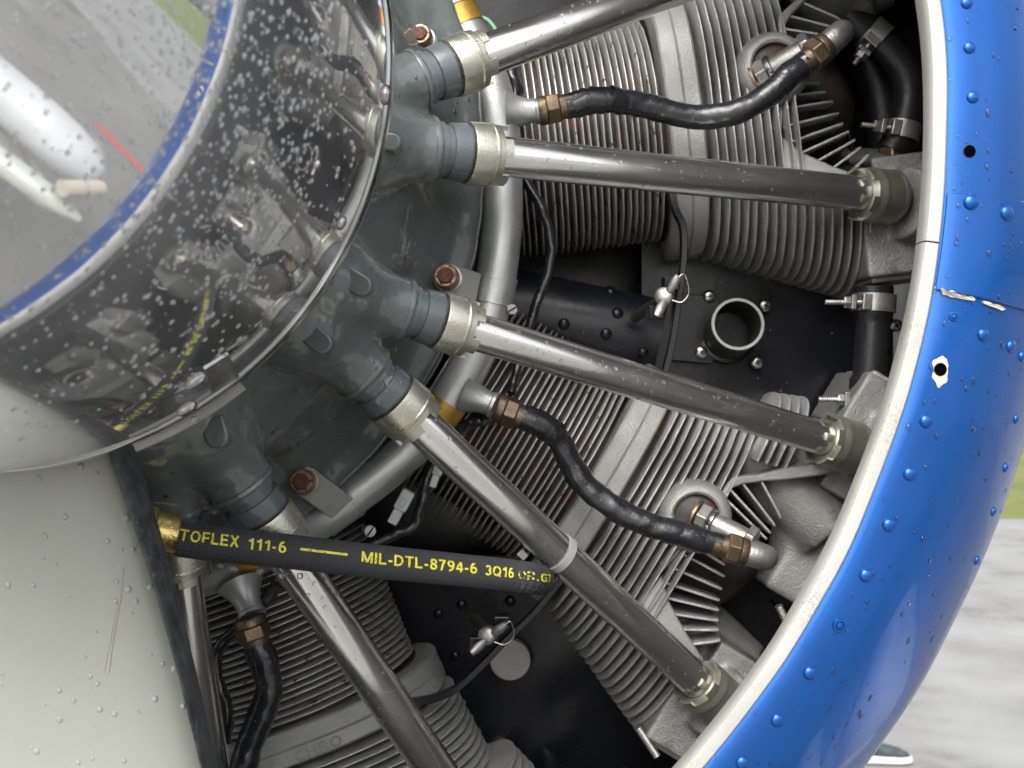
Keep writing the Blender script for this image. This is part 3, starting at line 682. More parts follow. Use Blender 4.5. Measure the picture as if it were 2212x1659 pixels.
def plug(pts,label,par=None):
    Q=[P(*p) for p in pts]; t=thing('spark_plug',label,'spark plug',Q[0],'spark plugs screwed into the cylinder heads'); A=Q[0]; d=(Q[1]-Q[0]).normalized()
    ob('gasket',lathe(A,d,[(0,.0125),(.002,.0125)],32),MT['bronze2'],t)
    ob('plug_hex',hexnut(A+d*.0025,d,.0118,.009,6,.1),MT['greymet'],t,25,bevel=.0006)
    ob('collar',lathe(A+d*.0115,d,[(0,.0108),(.0010,.0114),(.0035,.0114),(.0045,.0100)],32),MT['screw'],t,40)
    ob('barrel',lathe(A+d*.016,d,[(0,.0088),((Q[1]-A).length-.016,.0088)],32),MT['greymet'],t,40)
    ob('shell_nut',hexnut(Q[1]-d*.001,d,.0125,.007,6,.4),MT['greymet'],t,25,bevel=.0005)
plug([(1630,172,.845),(1738,110,.828)],'steel spark plug in the round recess of the upper cylinder head')
plug([(1502,1112,.845),(1612,1168,.828)],'steel spark plug in the round recess of the middle cylinder head')

# clamp bolts holding the ring
def clamp(u,v,tu,tv,d,label,r=27,ang=0):
    C=P(u,v,d); t=thing('clamp_bolt',label,'bolt',C,'castle nut bolts holding the harness ring')
    dr=(P(tu,tv,d)-C); L=dr.length; dr.normalize(); sd_=dr.cross(Vector((0,1,0))).normalized(); rr_=px(r+6,d)
    pts=[C+dr*L+sd_*rr_,C+dr*L-sd_*rr_]+[C-sd_*rr_*math.cos(k*PI/10)-dr*rr_*math.sin(k*PI/10) for k in range(11)]
    pts=[q+Vector((0,.006+.030*max(0,min(1,(q-C).dot(dr)/L))**1.5,0)) for q in pts]
    ob('bracket',prism(pts,(0,.003,0)),MT['cast'],t,40,bevel=.0008)
    n=Vector((-.15,-1,.12)).normalized(); rn=px(r,d)
    ob('washer',lathe(C+Vector((0,.006,0)),n,[(0,rn*1.12),(.0012,rn*1.12)],36),MT['greymet'],t)
    ob('castle_nut',lathe(C+Vector((0,.006,0))+n*.0012,n,[(0,rn),(.0055,rn),(.0060,rn*.95),(.0085,rn*.93),(.0090,rn*.86),(.0090,rn*.66),(.0060,rn*.62)],36,False),MT['bronze2'],t,35)
    e1,e2=frame(n)
    for k in range(6):
        a=k*PI/3+.3; rd=e1*math.cos(a)+e2*math.sin(a); ob('castle_slot',box(C+Vector((0,.006,0))+n*.0096+rd*rn*.78,.0007,.0006,rn*.17,(rd.cross(n),n,rd)),MT['rustybolt'],t,0)
    ob('bolt_end',lathe(C+Vector((0,.006,0))+n*.0012,n,[(0,rn*.64),(.0098,rn*.64),(.0105,rn*.56),(.0105,rn*.1)],28),MT['rustybolt'],t,35)
clamp(968,600,1030,612,.748,'rusty bolt in a copper castle nut beside the vertical run of the ring')
clamp(657,1043,722,1112,.748,'rusty bolt in a copper castle nut below the grey casing near the braided hose')
clamp(913,80,905,52,.748,'rusty bolt in a copper castle nut at the top beside a green wire terminal',24)

# ------------------------------------------------------------------ braided hose with yellow print
hp=[P(u,v,d) for u,v,d in ((300,1150,.655),(345,1155,.658),(400,1166,.660),(500,1178,.668),(620,1191,.680),(740,1205,.692),(860,1218,.706),(980,1230,.722),(1080,1240,.735),(1135,1247,.742),(1158,1250,.755),(1168,1252,.775),(1170,1252,.80))]
hpa=smoothpath(hp,12); hr=.0102
hose=thing('braided_hose','black braided hose with yellow lettering crossing the lower left of the engine','hose',hp[3])
hm=sweep(hpa,hr,48,wob=.00012,wfreq=900); hoseb=ob('hose_body',hm,MT['braid'],hose,60)
HL=hm.L
def hose_at(s):
    i=max(1,min(len(HL)-2,next((k for k in range(len(HL)) if HL[k]>=s),len(HL)-1)))
    t=(s-HL[i-1])/(HL[i]-HL[i-1]); c=hpa[i-1].lerp(hpa[i],t); T=(hpa[i]-hpa[i-1]).normalized(); e1,e2=frame(T,(-c).normalized()); return c,T,e1,e2
def s_of_u(u):
    best=min(range(len(hpa)),key=lambda i:abs(1106+F*hpa[i].x/hpa[i].y-u)); return HL[best]
def arc(cx,cy,rx,ry,a0,a1,n=14): return [(cx+rx*math.cos(R(a0+(a1-a0)*k/n)),cy+ry*math.sin(R(a0+(a1-a0)*k/n))) for k in range(n+1)]
GL={'T':(.66,[[(0,.915),(.66,.915)],[(.33,0),(.33,.95)]]),'O':(.80,[arc(.40,.5,.315,.415,0,360,24)]),'F':(.60,[[(.085,0),(.085,1)],[(.05,.915),(.60,.915)],[(.05,.48),(.53,.48)]]),
'L':(.60,[[(.085,0),(.085,1)],[(.05,.085),(.60,.085)]]),'E':(.64,[[(.085,0),(.085,1)],[(.05,.915),(.62,.915)],[(.05,.5),(.57,.5)],[(.05,.085),(.64,.085)]]),
'X':(.72,[[(.08,0),(.64,1)],[(.64,0),(.08,1)]]),'1':(.48,[[(.33,0),(.33,1)],[(.36,.93),(.20,.76),(.04,.72)]]),'-':(.34,[[(.02,.36),(.32,.36)]]),' ':(.30,[]),
'6':(.60,[arc(.30,.31,.215,.235,0,360,20),arc(.36,.36,.275,.56,178,75,12)]),'M':(.86,[[(.085,0),(.085,1)],[(.775,0),(.775,1)],[(.10,.97),(.43,.05)],[(.76,.97),(.43,.05)]]),
'I':(.20,[[(.10,0),(.10,1)]]),'D':(.72,[[(.085,0),(.085,1)],[(.05,.915)]+arc(.28,.5,.355,.415,90,-90,16)+[(.05,.085)]]),
'8':(.60,[arc(.30,.275,.215,.20,0,360,20),arc(.30,.72,.19,.20,0,360,20)]),'7':(.58,[[(0,.915),(.57,.915)],[(.50,.90),(.32,.55),(.22,0)]]),
'9':(.60,[arc(.30,.69,.215,.235,0,360,20),arc(.24,.64,.275,.56,-2,-105,12)]),'4':(.60,[[(.43,0),(.43,1)],[(.42,.93),(.06,.33)],[(0,.29),(.60,.29)]]),
'3':(.58,[arc(.27,.72,.20,.20,160,-88,14),arc(.27,.29,.225,.215,88,-160,14)]),'Q':(.80,[arc(.40,.5,.315,.415,0,360,24),[(.48,.28),(.76,-.02)]]),
'R':(.72,[[(.085,0),(.085,1)],[(.05,.915)]+arc(.40,.70,.20,.215,90,-90,12)+[(.05,.485)],[(.40,.48),(.62,0)]]),'G':(.78,[arc(.40,.5,.315,.415,40,330,24),[(.42,.44),(.74,.44)],[(.68,.44),(.68,.12)]]),
':':(.22,[[(.11,.0),(.11,.17)],[(.11,.5),(.11,.67)]]),'C':(.74,[arc(.40,.5,.315,.415,50,310,22)]),'H':(.72,[[(.085,0),(.085,1)],[(.635,0),(.635,1)],[(.05,.5),(.65,.5)]]),'_':(1,[[(0,.5),(1,.5)]])}
def stroke_mesh(txt,sw=.17):
    vs=[];fs=[];x=0;lay=0
    if txt=='_': sw=1
    for ch in txt:
        wd,st=GL[ch]
        for pl in st:
            n=len(pl); off=[]; closed=(Vector(pl[0])-Vector(pl[-1])).length<1e-4; lay+=1
            for i in range(n):
                a=Vector(pl[i-1 if i else (n-2 if closed else 0)]); c=Vector(pl[(i+1) if i<n-1 else (1 if closed else n-1)]); q=Vector(pl[i]); d1=(q-a); d2=(c-q)
                if d1.length<1e-6: d1=d2
                if d2.length<1e-6: d2=d1
                d1.normalize(); d2.normalize(); t=(d1+d2).normalized(); nn=Vector((-t.y,t.x)); k=sw/2/max(.5,t.dot(d1)); off.append((q+nn*k,q-nn*k))
            b=len(vs)
            for p,q in off: vs+=[(p.x+x,p.y,lay*1e-3),(q.x+x,q.y,lay*1e-3)]
            for i in range(n-1): fs.append((b+2*i,b+2*i+1,b+2*i+3,b+2*i+2))
        x+=wd+.13
    me=bpy.data.meshes.new('print'); me.from_pydata(vs,[],fs); xs=[v[0] for v in vs]; 
    return me,min(xs),max(xs),(0 if txt!='_' else 0),(1 if txt!='_' else 1)
def wrap_print(txt,u0,u1,hgt,yoff=0,name='yellow_lettering',worn=0):
    s0,s1=s_of_u(u0),s_of_u(u1)
    me,x0,x1,y0,y1=stroke_mesh(txt)
    for v in me.vertices: v.co.x=s0+(v.co.x-x0)/(x1-x0)*(s1-s0); v.co.y=((v.co.y-y0)/(y1-y0)-.5)*hgt; v.co.z*=.004
    bm=bmesh.new(); bm.from_mesh(me)
    for it in range(4):
        bmesh.ops.triangulate(bm,faces=bm.faces[:]); ed=[e for e in bm.edges if e.calc_length()>.0014]
        if not ed: break
        bmesh.ops.subdivide_edges(bm,edges=ed,cuts=1)
    bmesh.ops.triangulate(bm,faces=bm.faces[:])
    if 1:
        dl=[f for f in bm.faces if noise.noise(f.calc_center_median()*(900 if worn else 1500))>(.0-worn if worn else .40)]; bmesh.ops.delete(bm,geom=dl,context='FACES')
    inv=wm(hose).inverted()
    for v in bm.verts:
        c,T,e1,e2=hose_at(v.co.x); ph=(v.co.y+yoff)/hr; v.co=inv@(c+(e1*math.cos(ph)+e2*math.sin(ph))*(hr+.00022+v.co.z))
    bm.to_mesh(me); bm.free(); me.materials.clear(); me.materials.append(MT['yellow']); me.name=name
    ob(name,me,None,hose)
H=.0066
wrap_print('TOFLEX',386,508,H,.0026); wrap_print('111-6',531,612,H,.0022); wrap_print('_',638,744,.0014,.0022,'yellow_line')
wrap_print('MIL-DTL-8794-6',768,1014,H,.0020); wrap_print('3Q16',1032,1096,H*.95,.0016); wrap_print('OR:',1106,1138,H*.8,.0014,worn=.05); wrap_print('G7',1142,1157,H*.8,.0012); wrap_print('-',1160,1167,.0012,.0010)
d_=(hpa[20]-hpa[0]).normalized()
fit=ob('brass_fitting',lathe(P(312,1146,.655),(P(384,1157,.66)-P(312,1146,.655)),[(0,.0128),(.010,.0128),(.0145,.0122),(.0185,.0126),(.0190,.0105)],40),MT['brass'],hose,30)
ob('fitting_hex',hexnut(P(290,1143,.652),(P(384,1157,.66)-P(312,1146,.655)),.0150,.012,6,.5),MT['brass'],hose,25,bevel=.0007)

def emboss(txt,cyl,x0,z0,z1,h,mt):
    M=wm(cyl); me,a0,a1,b0,b1=stroke_mesh(txt,.15); n=len(me.vertices); vs=[]
    for v in me.vertices:
        z=z0+(z1-z0)*(v.co.x-a0)/(a1-a0); x=x0-h*(v.co.y); k=min(.999,abs(z)/.1045); y=-.0884*(1-k**2.5)**(1/2.5)-.0006-v.co.z*.004
        vs.append(Vector((x,y,z)))
    md=MD(); md.v=[M@q for q in vs]; md.f=[tuple(p.vertices) for p in me.polygons]
    nb=len(md.v); 
    o=ob('cast_lettering',md,mt,cyl,0); s_=o.modifiers.new('t','SOLIDIFY'); s_.thickness=.0006; s_.offset=0
emboss('CHRO',cylC,.4555,-.006,.030,.0080,MT['cast2'])
# ------------------------------------------------------------------ loose wires
def wire(name,label,pts,r,mt,cat='wire',par=None,wob=0,seg=14,flat=None):
    Q=[P(*p) for p in pts]; o=ob(name,sweep(smoothpath(Q,8),px(r,.8),seg,wob=wob,wfreq=150,flat=flat),mt,par,60,loc=Q[0] if par is None else None)
    if par is None: tag(o,label,cat)
    return o
wire('wire_loom','slack black wire loom hanging between the upper fins and the silver ring',[(1118,330,.84),(1137,393,.84),(1172,455,.84),(1190,530,.84),(1182,595,.84),(1155,665,.84),(1138,725,.84),(1118,790,.84),(1104,850,.83)],11,MT['tape'],'wire loom',wob=.001)
wire('wire_loom','short black taped wire loom under the bronze nut of the middle lead',[(985,935,.80),(1010,915,.81),(1040,905,.81),(1062,900,.82),(1090,860,.83)],15,MT['tape'],'wire loom',wob=.002)
wire('wire_loom','black cable loom dropping behind the diagonal tube past the milky connectors',[(945,985,.83),(925,1035,.83),(912,1085,.83),(895,1135,.83),(850,1155,.83),(810,1172,.83),(760,1190,.83)],13,MT['tape'],'wire loom',wob=.0015)
wire('wire_loom','short black taped stub beside the topmost tube above the upper fins',[(1100,150,.82),(1113,185,.82),(1112,215,.82)],17,MT['tape'],'wire loom',wob=.002)
wire('wire_loom','forked black wire loom left of the hanging lead',[(600,1262,.80),(560,1310,.80),(500,1370,.80),(468,1410,.80),(470,1470,.80),(490,1540,.80),(482,1620,.80),(475,1700,.80)],14,MT['tape'],'wire loom',wob=.0015)
wire('green_wire','thin mint green wire running beside the gold sleeve of the ring',[(1002,-20,.84),(1030,30,.84),(1055,45,.84),(1072,68,.84),(1090,110,.84)],5,MT['greenwire'])
wire('green_wire','mint green wire end entering the grey crimp terminal at the top',[(884,-30,.77),(888,0,.765),(893,22,.762)],6,MT['greenwire'])
ct=thing('crimp_terminal','grey crimp terminal with metal tongue on the topmost castle nut bolt','terminal',P(897,40,.76))
ob('crimp_sleeve',dcyl(P(892,12,.762),P(902,50,.760),px(12,.76),20),MT['zip'],ct,40); ob('tongue',box(P(906,60,.758),.0022,.0006,.0055,(Vector((1,0,.2)).normalized(),Vector((0,1,0)),Vector((-.2,0,1)).normalized())),MT['screw'],ct,0)
def conn(label,pts,wd):
    Q=[P(*p) for p in pts]; d=(Q[1]-Q[0]); L=d.length; d.normalize(); s=d.cross(Vector((0,1,0))).normalized(); t=thing('wire_connector',label,'connector',Q[0])
    y=Vector((0,1,0)); w_=px(wd,.8)
    ob('housing',box(Q[0]+d*L*.3,L*.3,.005,w_,(d,y,s)),MT['nylon'],t,0,bevel=.0012); ob('socket',box(Q[0]+d*L*.82,L*.22,.0042,w_*.75,(d,y,s)),MT['nylon'],t,0,bevel=.001)
    ob('latch',box(Q[0]+d*L*.35+Vector((0,-.0055,0)),L*.12,.0012,w_*.4,(d,y,s)),MT['nylon'],t,0,bevel=.0005)
conn('milky nylon wire connector under the silver ring beside a black cable',[(885,1060,.82),(848,1128,.82)],15)
conn('small milky nylon connector tucked behind the diagonal tube',[(955,990,.83),(935,1050,.83)],11)
conn('milky nylon connector at the lower end of the forked loom',[(487,1612,.79),(483,1690,.79)],16)

# ------------------------------------------------------------------ black baffles, straps, back wall
back=thing('firewall_baffle','black painted sheet baffle wall behind and between the cylinders','baffle',(0,1.03,0))
ob('back_sheet',lathe(Vector((HX,1.06,HZ)),Vector((0,1,0)),[(0,.64),(.002,.64)],72,ref=Vector((1,0,0))),MT['blackpaint'],back,0)
def panel(name,pts,mt=MT['blackpaint'],par=back,ext=.002,bevel=.0006): return ob(name,prism([P(*p) for p in pts],(0,ext,0)),mt,par,0,bevel=bevel)
def curved(u0,u1,v0,v1,fd,nu=24,nv=24,rot=0,c=(0,0)):
    m=MD()
    for i in range(nu+1):
        for j in range(nv+1):
            u=u0+(u1-u0)*i/nu; v=v0+(v1-v0)*j/nv; d=fd(u,v); ca,sa=math.cos(R(rot)),math.sin(R(rot))
            uu=c[0]+(u-c[0])*ca-(v-c[1])*sa; vv=c[1]+(u-c[0])*sa+(v-c[1])*ca; m.v.append(P(uu,vv,d))
    for i in range(nu):
        for j in range(nv): a=i*(nv+1)+j; m.f.append((a,a+1,a+nv+2,a+nv+1))
    return m
def cyl_bulge(v0,v1,d0,h): return lambda u,v: d0-h*max(0,1-((v-(v0+v1)/2)/((v1-v0)/2))**2)**.5
bA=ob('curved_baffle',curved(1090,1430,610,830,lambda u,v:.965-.05*max(0,1-((v-700)/125)**2)**.5+(.00002*(u-1090)),20,30,12,(1250,700)),MT['blackpaint'],back,60)
pB=panel('flat_panel',[(1385,470,.956),(1930,470,.956),(1930,930,.956),(1385,930,.956)])
panel('access_plate',[(1458,632,.9465),(1550,640,.9465),(1556,652,.9465),(1548,705,.9465),(1546,720,.9465),(1546,775,.9465),(1535,786,.9465),(1450,778,.9465)],ext=.003)
pC=ob('lower_panel',curved(780,1500,1200,1760,lambda u,v:.97+.00006*(v-1300)+.012*math.sin((u+v)/160),30,30,0),MT['blackpaint'],back,60)
ob('pressed_ring',lathe(P(1114,1655,.985),Vector((0,-1,0)),[(0,.040),(.006,.036),(.008,.030),(.006,.022),(0,.018)],48,False,ref=Vector((1,0,0))),MT['blackpaint'],back,60)
ob('drain_hole',lathe(P(1114,1646,.978),Vector((0,-1,0)),[(0,.0095),(.0005,.0095)],28,ref=Vector((1,0,0))),MT['hole'],back,0)
ob('grey_blank',lathe(P(1102,1426,.962),Vector((0,-1,0)),[(-.01,.0170),(0,.0170),(.0006,.0164)],44,ref=Vector((1,0,0))),MT['discgrey'],back,30)
ob('oval_hole',lathe(P(1703,1277,.96),Vector((-.6,-1,0)),[(0,.016),(.002,.018),(.003,.0165),(.001,.0150)],36,False),MT['blackpaint'],back,40)
panel('side_panel',[(1560,1120,.965),(1860,1120,.965),(1760,1500,.965),(1560,1500,.965)])
panel('upper_panel',[(1760,-60,.97),(2060,-60,.97),(2060,420,.97),(1780,420,.97)])
panel('curved_edge',[(1795,130,.90),(1803,130,.90),(1850,330,.90),(1843,335,.90)],ext=.04)
rb=mesh(dome(Z0,ZU,.0048,.003,18,.001),MT['blackpaint'],50,'rivet')
bB=bvh([bA,pB,pC])
for u,v in ((1320,628),(1334,676),(1309,721),(1389,763),(997,1306),(947,1326),(1102,1298),(982,1416),(1250,805),(1218,700)):
    h=hit(bB,u,v)
    if h: inst('rivet',rb,orient(*h),back)
MT['tubegreen']=mat('dark_olive_tube',(.035,.036,.022),.45,.2,(.05,.05,.035),40,.6)
st=thing('drain_tube','stubby grey drain tube poking out of the black baffle between four cross head screws','pipe',P(1575,720,.945))
a=P(1572,722,.95); b=P(1594,700,.905); dd=(b-a)
dn=dd.normalized()
ob('tube_wall',lathe(a,dd,[(0,.0208),(dd.length-.0008,.0208),(dd.length,.0204),(dd.length,.0187),(dd.length-.001,.0184),(0,.0184)],48,False),MT['tubegreen'],st,30)
ob('tube_mouth',lathe(a,dd,[(dd.length-.0010,.0209),(dd.length+.0004,.0207),(dd.length+.0004,.0185),(dd.length-.001,.0183)],48,False),MT['zip'],st,30)
ob('foot_ring',lathe(a-dn*.001,dd,[(0,.0245),(.0035,.0240),(.004,.0212)],44,False),MT['blackpaint'],st,30)
def phillips(u,v,d,r,par,mt=MT['screw'],rot=.4):
    C=P(u,v,d); n=Vector((0,-1,0)); o=ob('screw',dome(C,n,r,r*.45,24,.001),mt,par,50)
    for k in (0,1):
        a=rot+k*PI/2; x=Vector((math.cos(a),0,math.sin(a))); z=x.cross(n)
        ob('screw_slot',box(C+n*r*.43,r*.42,.0003,r*.09,(x,n,z)),MT['hole'],o,0)
ps=thing('screw_set','four silver cross head screws round the drain tube','screws',P(1588,704,.95)); bpy.data.objects.remove(ps)
for i,(u,v,lb) in enumerate(((1533,640,'upper left'),(1653,660,'upper right'),(1515,761,'lower left'),(1635,783,'lower right'))):
    s=thing('cross_head_screw','silver cross head screw, %s of the four round the drain tube'%lb,'screw',P(u,v,.946),'cross head screws in the black baffle')
    phillips(u,v,.9455,.0053,s,rot=.3+i)
s=thing('cross_head_screw','silver cross head screw right of the vertical black rubber hose','screw',P(1936,703,.94),'cross head screws in the black baffle'); phillips(1936,703,.9455,.0053,s)
def slotscrew(u,v,d,r,label,rot):
    s=thing('slotted_screw',label,'screw',P(u,v,d),'slotted clamp screws'); n=Vector((.35,-1,0)).normalized(); C=P(u,v,d)
    ob('screw_head',lathe(C,n,[(-.02,r*.5),(-.005,r*.5),(-.004,r),(-.0005,r),(0,r*.9)],26),MT['greymet'],s,30)
    x=Vector((math.cos(rot),0,math.sin(rot))); x=(x-n*x.dot(n)).normalized(); ob('screw_slot',box(C+n*.0001,r*.85,.0004,r*.12,(x,n,x.cross(n))),MT['hole'],s,0)
slotscrew(1107,668,.79,.0038,'slotted screw head beside the ring clamp above the third tube',.5); slotscrew(800,1148,.79,.0042,'slotted screw head under the lower ring clamp by the hose',.9)
# straps with wing nuts
def strap(pts,label,wd=7):
    Q=smoothpath([P(*p) for p in pts],8); m=MD(); n=len(Q)
    for i,p in enumerate(Q):
        T=(Q[min(i+1,n-1)]-Q[max(i-1,0)]).normalized(); s=T.cross(Vector((0,1,0))).normalized(); w_=px(wd,p.y)
        for a,b in ((-1,0),(1,0),(1,.010),(-1,.010)): m.v.append(p+s*w_*a+Vector((0,b,0)))
    for i in range(n-1):
        for k in range(4): m.f.append((i*4+k,i*4+(k+1)%4,(i+1)*4+(k+1)%4,(i+1)*4+k))
    m.f.append((0,1,2,3)); m.f.append(tuple((n-1)*4+k for k in range(4)))
    return tag(ob('baffle_strap',m,MT['blackpaint'],None,40,bevel=.0006,loc=Q[n//2]),label,'strap','black straps clamping the baffles')
strap([(1448,405,.85),(1460,450,.85),(1477,490,.85),(1478,560,.85),(1468,640,.85),(1455,730,.85),(1437,810,.85)],'upright black metal strap between the upper and middle cylinders')
strap([(1235,1225,.86),(1200,1270,.86),(1150,1330,.86),(1095,1382,.86),(1040,1440,.86),(985,1490,.86),(935,1512,.86),(880,1522,.86)],'slanting black metal strap between the middle and lower cylinders')
def wingnut(u,v,d,ang,pu,pv,label):
    C=P(u,v,d); t=thing('wing_nut',label,'wing nut',C,'wing nuts on the baffle straps')
    ob('hub',lathe(C+Vector((0,.010,0)),Vector((-.25,-1,.05)),[(0,.0070),(.008,.0066),(.0095,.0050),(.0098,.002)],28),MT['greymet'],t,40)
    a=R(ang); x=Vector((math.cos(a),0,-math.sin(a)))
    for s in (1,-1):
        pa=smoothpath([C+x*s*.004,C+x*s*.010+Vector((0,-.002,0)),C+x*s*.0165+Vector((0,-.004,0))],5)
        ob('wing',sweep(pa,lambda q:.0024+.0012*math.sin(q*PI),14,flat=.6),MT['greymet'],t,60)
    ob('threaded_post',dcyl(P(pu,pv,d+.08),C+Vector((0,.008,0)),.0042,18),MT['bronze'],t,40)
    ob('clip_block',box(C+Vector((0,.02,0))-x*.012,.006,.008,.005),MT['blackpaint'],t,0,bevel=.001)
    ob('clip_block',box(C+Vector((0,.02,0))+x*.012,.006,.008,.005),MT['blackpaint'],t,0,bevel=.001)
    k=[C+x*.012+Vector((0,-.004,0)),C+x*.013+Vector((.006,-.004,.004)),C+x*.008+Vector((.012,-.002,-.004)),C+x*.002+Vector((.010,-.002,-.006)),C+x*.0+Vector((.004,-.001,-.003))]
    ob('safety_wire',sweep(smoothpath(k,8),.0006,8),MT['screw'],t,60)
wingnut(1440,640,.83,-62,1372,686,'dull silver wing nut on the upright black strap')
wingnut(1056,1377,.84,-40,1024,1336,'dull silver wing nut with twisted safety wire on the slanting black strap')

# hoses and hose clamps near the cowl
def hclamp(par,c,ax,r,side,ln=.030):
    c=Vector(c); ax=Vector(ax).normalized()
    ob('clamp_band',lathe(c-ax*.007,ax,[(0,r*1.0),(.0003,r*1.10),(.0137,r*1.10),(.014,r*1.0)],36,False),MT['greymet'],par,40)
    s=Vector(side).normalized(); f=Vector((0,-1,0)); b=c+f*r*.8+s*r*.65
    ob('clamp_lug',box(b,.0035,.0045,.0060,(s,f,ax)),MT['greymet'],par,0,bevel=.0008); ob('clamp_lug',box(b+s*.010,.0018,.0040,.0055,(s,f,ax)),MT['greymet'],par,0,bevel=.0006)
    ob('clamp_nut',hexnut(b+s*.012,s,.0048,.005,6,.2),MT['greymet'],par,25)
    ob('clamp_bolt',lathe(b,s,[(0,.0022)]+[(.002+k*.0008,.0022 if k%2 else .0019) for k in range(int(ln/.0008))],12),MT['greymet'],par,0)
vh=thing('rubber_hose','short upright black rubber hose clamped at both ends beside the white lip','hose',P(1882,760,.88))
ob('hose_body',sweep(smoothpath([P(1887,620,.88),P(1886,690,.88),P(1882,760,.88),P(1878,820,.88),P(1874,880,.88)],8),lambda s:px(36,.88)*(1+.16*(max(0,abs(s-.5)-.26)>0)),32),MT['rubber'],vh,60)
hclamp(vh,P(1888,655,.88),P(1887,620,.88)-P(1882,700,.88),px(42,.88),(-1,0,0)); hclamp(vh,P(1874,862,.88),P(1874,820,.88)-P(1872,900,.88),px(42,.88),(-1,0,0))
ob('hex_union',hexnut(P(1862,905,.875),P(1866,870,.88)-P(1862,905,.88),px(46,.88),.010,6,.5),MT['cast'],vh,25,bevel=.001)
uh=thing('rubber_hose','bent black rubber hose with clamp bands in the dark upper right corner','hose',P(1940,180,.9))
ob('hose_body',sweep(smoothpath([P(1790,-20,.90),P(1850,50,.90),P(1905,95,.90),P(1950,150,.90),P(1965,210,.90),P(1950,280,.90),P(1925,330,.90)],10),px(34,.9),30),MT['rubber'],uh,60)
hclamp(uh,P(1888,78,.90),P(1905,95,.90)-P(1860,55,.90),px(36,.9),(-.6,0,-.8),.022); hclamp(uh,P(1948,285,.90),P(1950,280,.90)-P(1965,210,.90),px(36,.9),(-1,0,.1),.026)
ob('union_nut',hexnut(P(1928,345,.90),P(1925,300,.90)-P(1928,345,.90),px(32,.9),.010,6,.3),MT['bronze'],uh,25,bevel=.001)
ih=thing('rubber_hose','wide straight black rubber pipe standing behind the bent hose','hose',P(1900,200,.94))
ob('hose_body',sweep(smoothpath([P(1850,60,.94),P(1885,150,.94),P(1905,230,.94),P(1915,320,.94),P(1910,400,.94)],8),px(42,.94),30),MT['rubber'],ih,60)
for u,v,ax,lb in ((1870,1227,(.2,0,.02),'short threaded stud behind the white lip beside the oval hole'),(1700,1345,(-.5,0,1),'short threaded stud above the lower end of the white lip'),(1400,1605,(-.6,0,.9),'threaded stud in the dark gap at the bottom edge')):
    A=P(u,v,.86); d=Vector(ax).normalized(); tag(ob('threaded_stud',lathe(A-d*.012,d,[(0,.003)]+[(k*.0008,.0030 if k%2 else .0026) for k in range(1,34)],12),MT['greymet'],None,0,loc=A),lb,'stud')

# ------------------------------------------------------------------ propeller: blade and mirror spinner
DS,SL,SA,SB,SCb=.52354,.4003,2.2467,.6378,.02758
SX,SZ=-1142*DS/F,694.5*DS/F; SR=879*DS/F
def sprof(n=60):
    out=[(SR,DS+.0005)]
    for k in range(4): out.append((SR,DS-SCb*k/4))
    for k in range(n+1):
        s=1-(1-k/n)**1.0; s=s**1.0
        t=s*SL; out.append((SR*max(0,1-s**SA)**SB,DS-SCb-t))
    return out
def slathe(prof,seg=256):
    m=MD()
    for r,d in prof:
        for k in range(seg):
            a=2*PI*k/seg; m.v.append(Vector((SX+r*math.cos(a),d,SZ+r*math.sin(a))))
    for i in range(len(prof)-1):
        for k in range(seg): m.f.append((i*seg+k,i*seg+(k+1)%seg,(i+1)*seg+(k+1)%seg,(i+1)*seg+k))
    return m
spin=thing('propeller','propeller with mirror polished spinner beaded with rain and one pale grey blade','propeller',(SX,DS,SZ))
shell=ob('spinner_shell',slathe(sprof(90)),MT['mirror'],spin,0); shell.data.shade_smooth()
ob('rolled_rim',slathe([(SR-.001,DS+.003),(SR+.0008,DS+.0034),(SR+.0017,DS+.002),(SR+.0019,DS-.0010),(SR+.0015,DS-.0060),(SR+.0008,DS-.0085),(SR-.0002,DS-.0092)],256),MT['satinrim'],spin,60)
ob('backplate',slathe([(.05,DS+.004),(SR-.006,DS+.004),(SR-.0025,DS+.006),(SR-.0022,DS+.014),(SR-.006,DS+.016)],200),MT['greymet'],spin,40)
st_=MD(); n_=30
for i in range(n_+1):
    a=R(51.5+(69-51.5)*i/n_)
    for r,d in ((SR-.004,DS+.0042),(SR+.0046,DS+.0042),(SR+.0050,DS+.0050),(SR+.0046,DS+.0062),(SR-.004,DS+.0062)): st_.v.append(Vector((SX+r*math.cos(a),d,SZ-r*math.sin(a))))
for i in range(n_):
    for j in range(5): st_.f.append((i*5+j,i*5+(j+1)%5,(i+1)*5+(j+1)%5,(i+1)*5+j))
st_.f.append((0,1,2,3,4)); st_.f.append(tuple(n_*5+j for j in range(5)))
ob('backplate_strip',st_,MT['palering'],spin,40)
bS=bvh([shell])
scm=mesh(lathe(Z0,ZU,[(-.001,.0046),(.0004,.0046),(.0012,.0042),(.0020,.0032),(.0024,.0016),(.0025,.0002)],26).add(box(Vector((0,0,.0024)),.0001,.0001,.0001)),MT['screw'],50,'screw')
for u,v,k in ((833,205,1),(828,312,.8),(702,622,1),(738,482,.7),(424,822,1.1),(404,882,1.1),(428,895,1.0)):
    h=hit(bS,u,v)
    if h: inst('screw',scm,orient(h[0],h[1])@Matrix.Scale(k,4),shell)
h=[hit(bS,u,v) for u,v in ((440,795),(492,762),(516,812),(455,850))]
if all(h):
    n=sum((x[1] for x in h),Vector()).normalized(); ob('doubler_plate',prism([x[0]-n*.0002 for x in h],n*.0010),MT['satinrim'],spin,0,bevel=.0003)
blade=spin
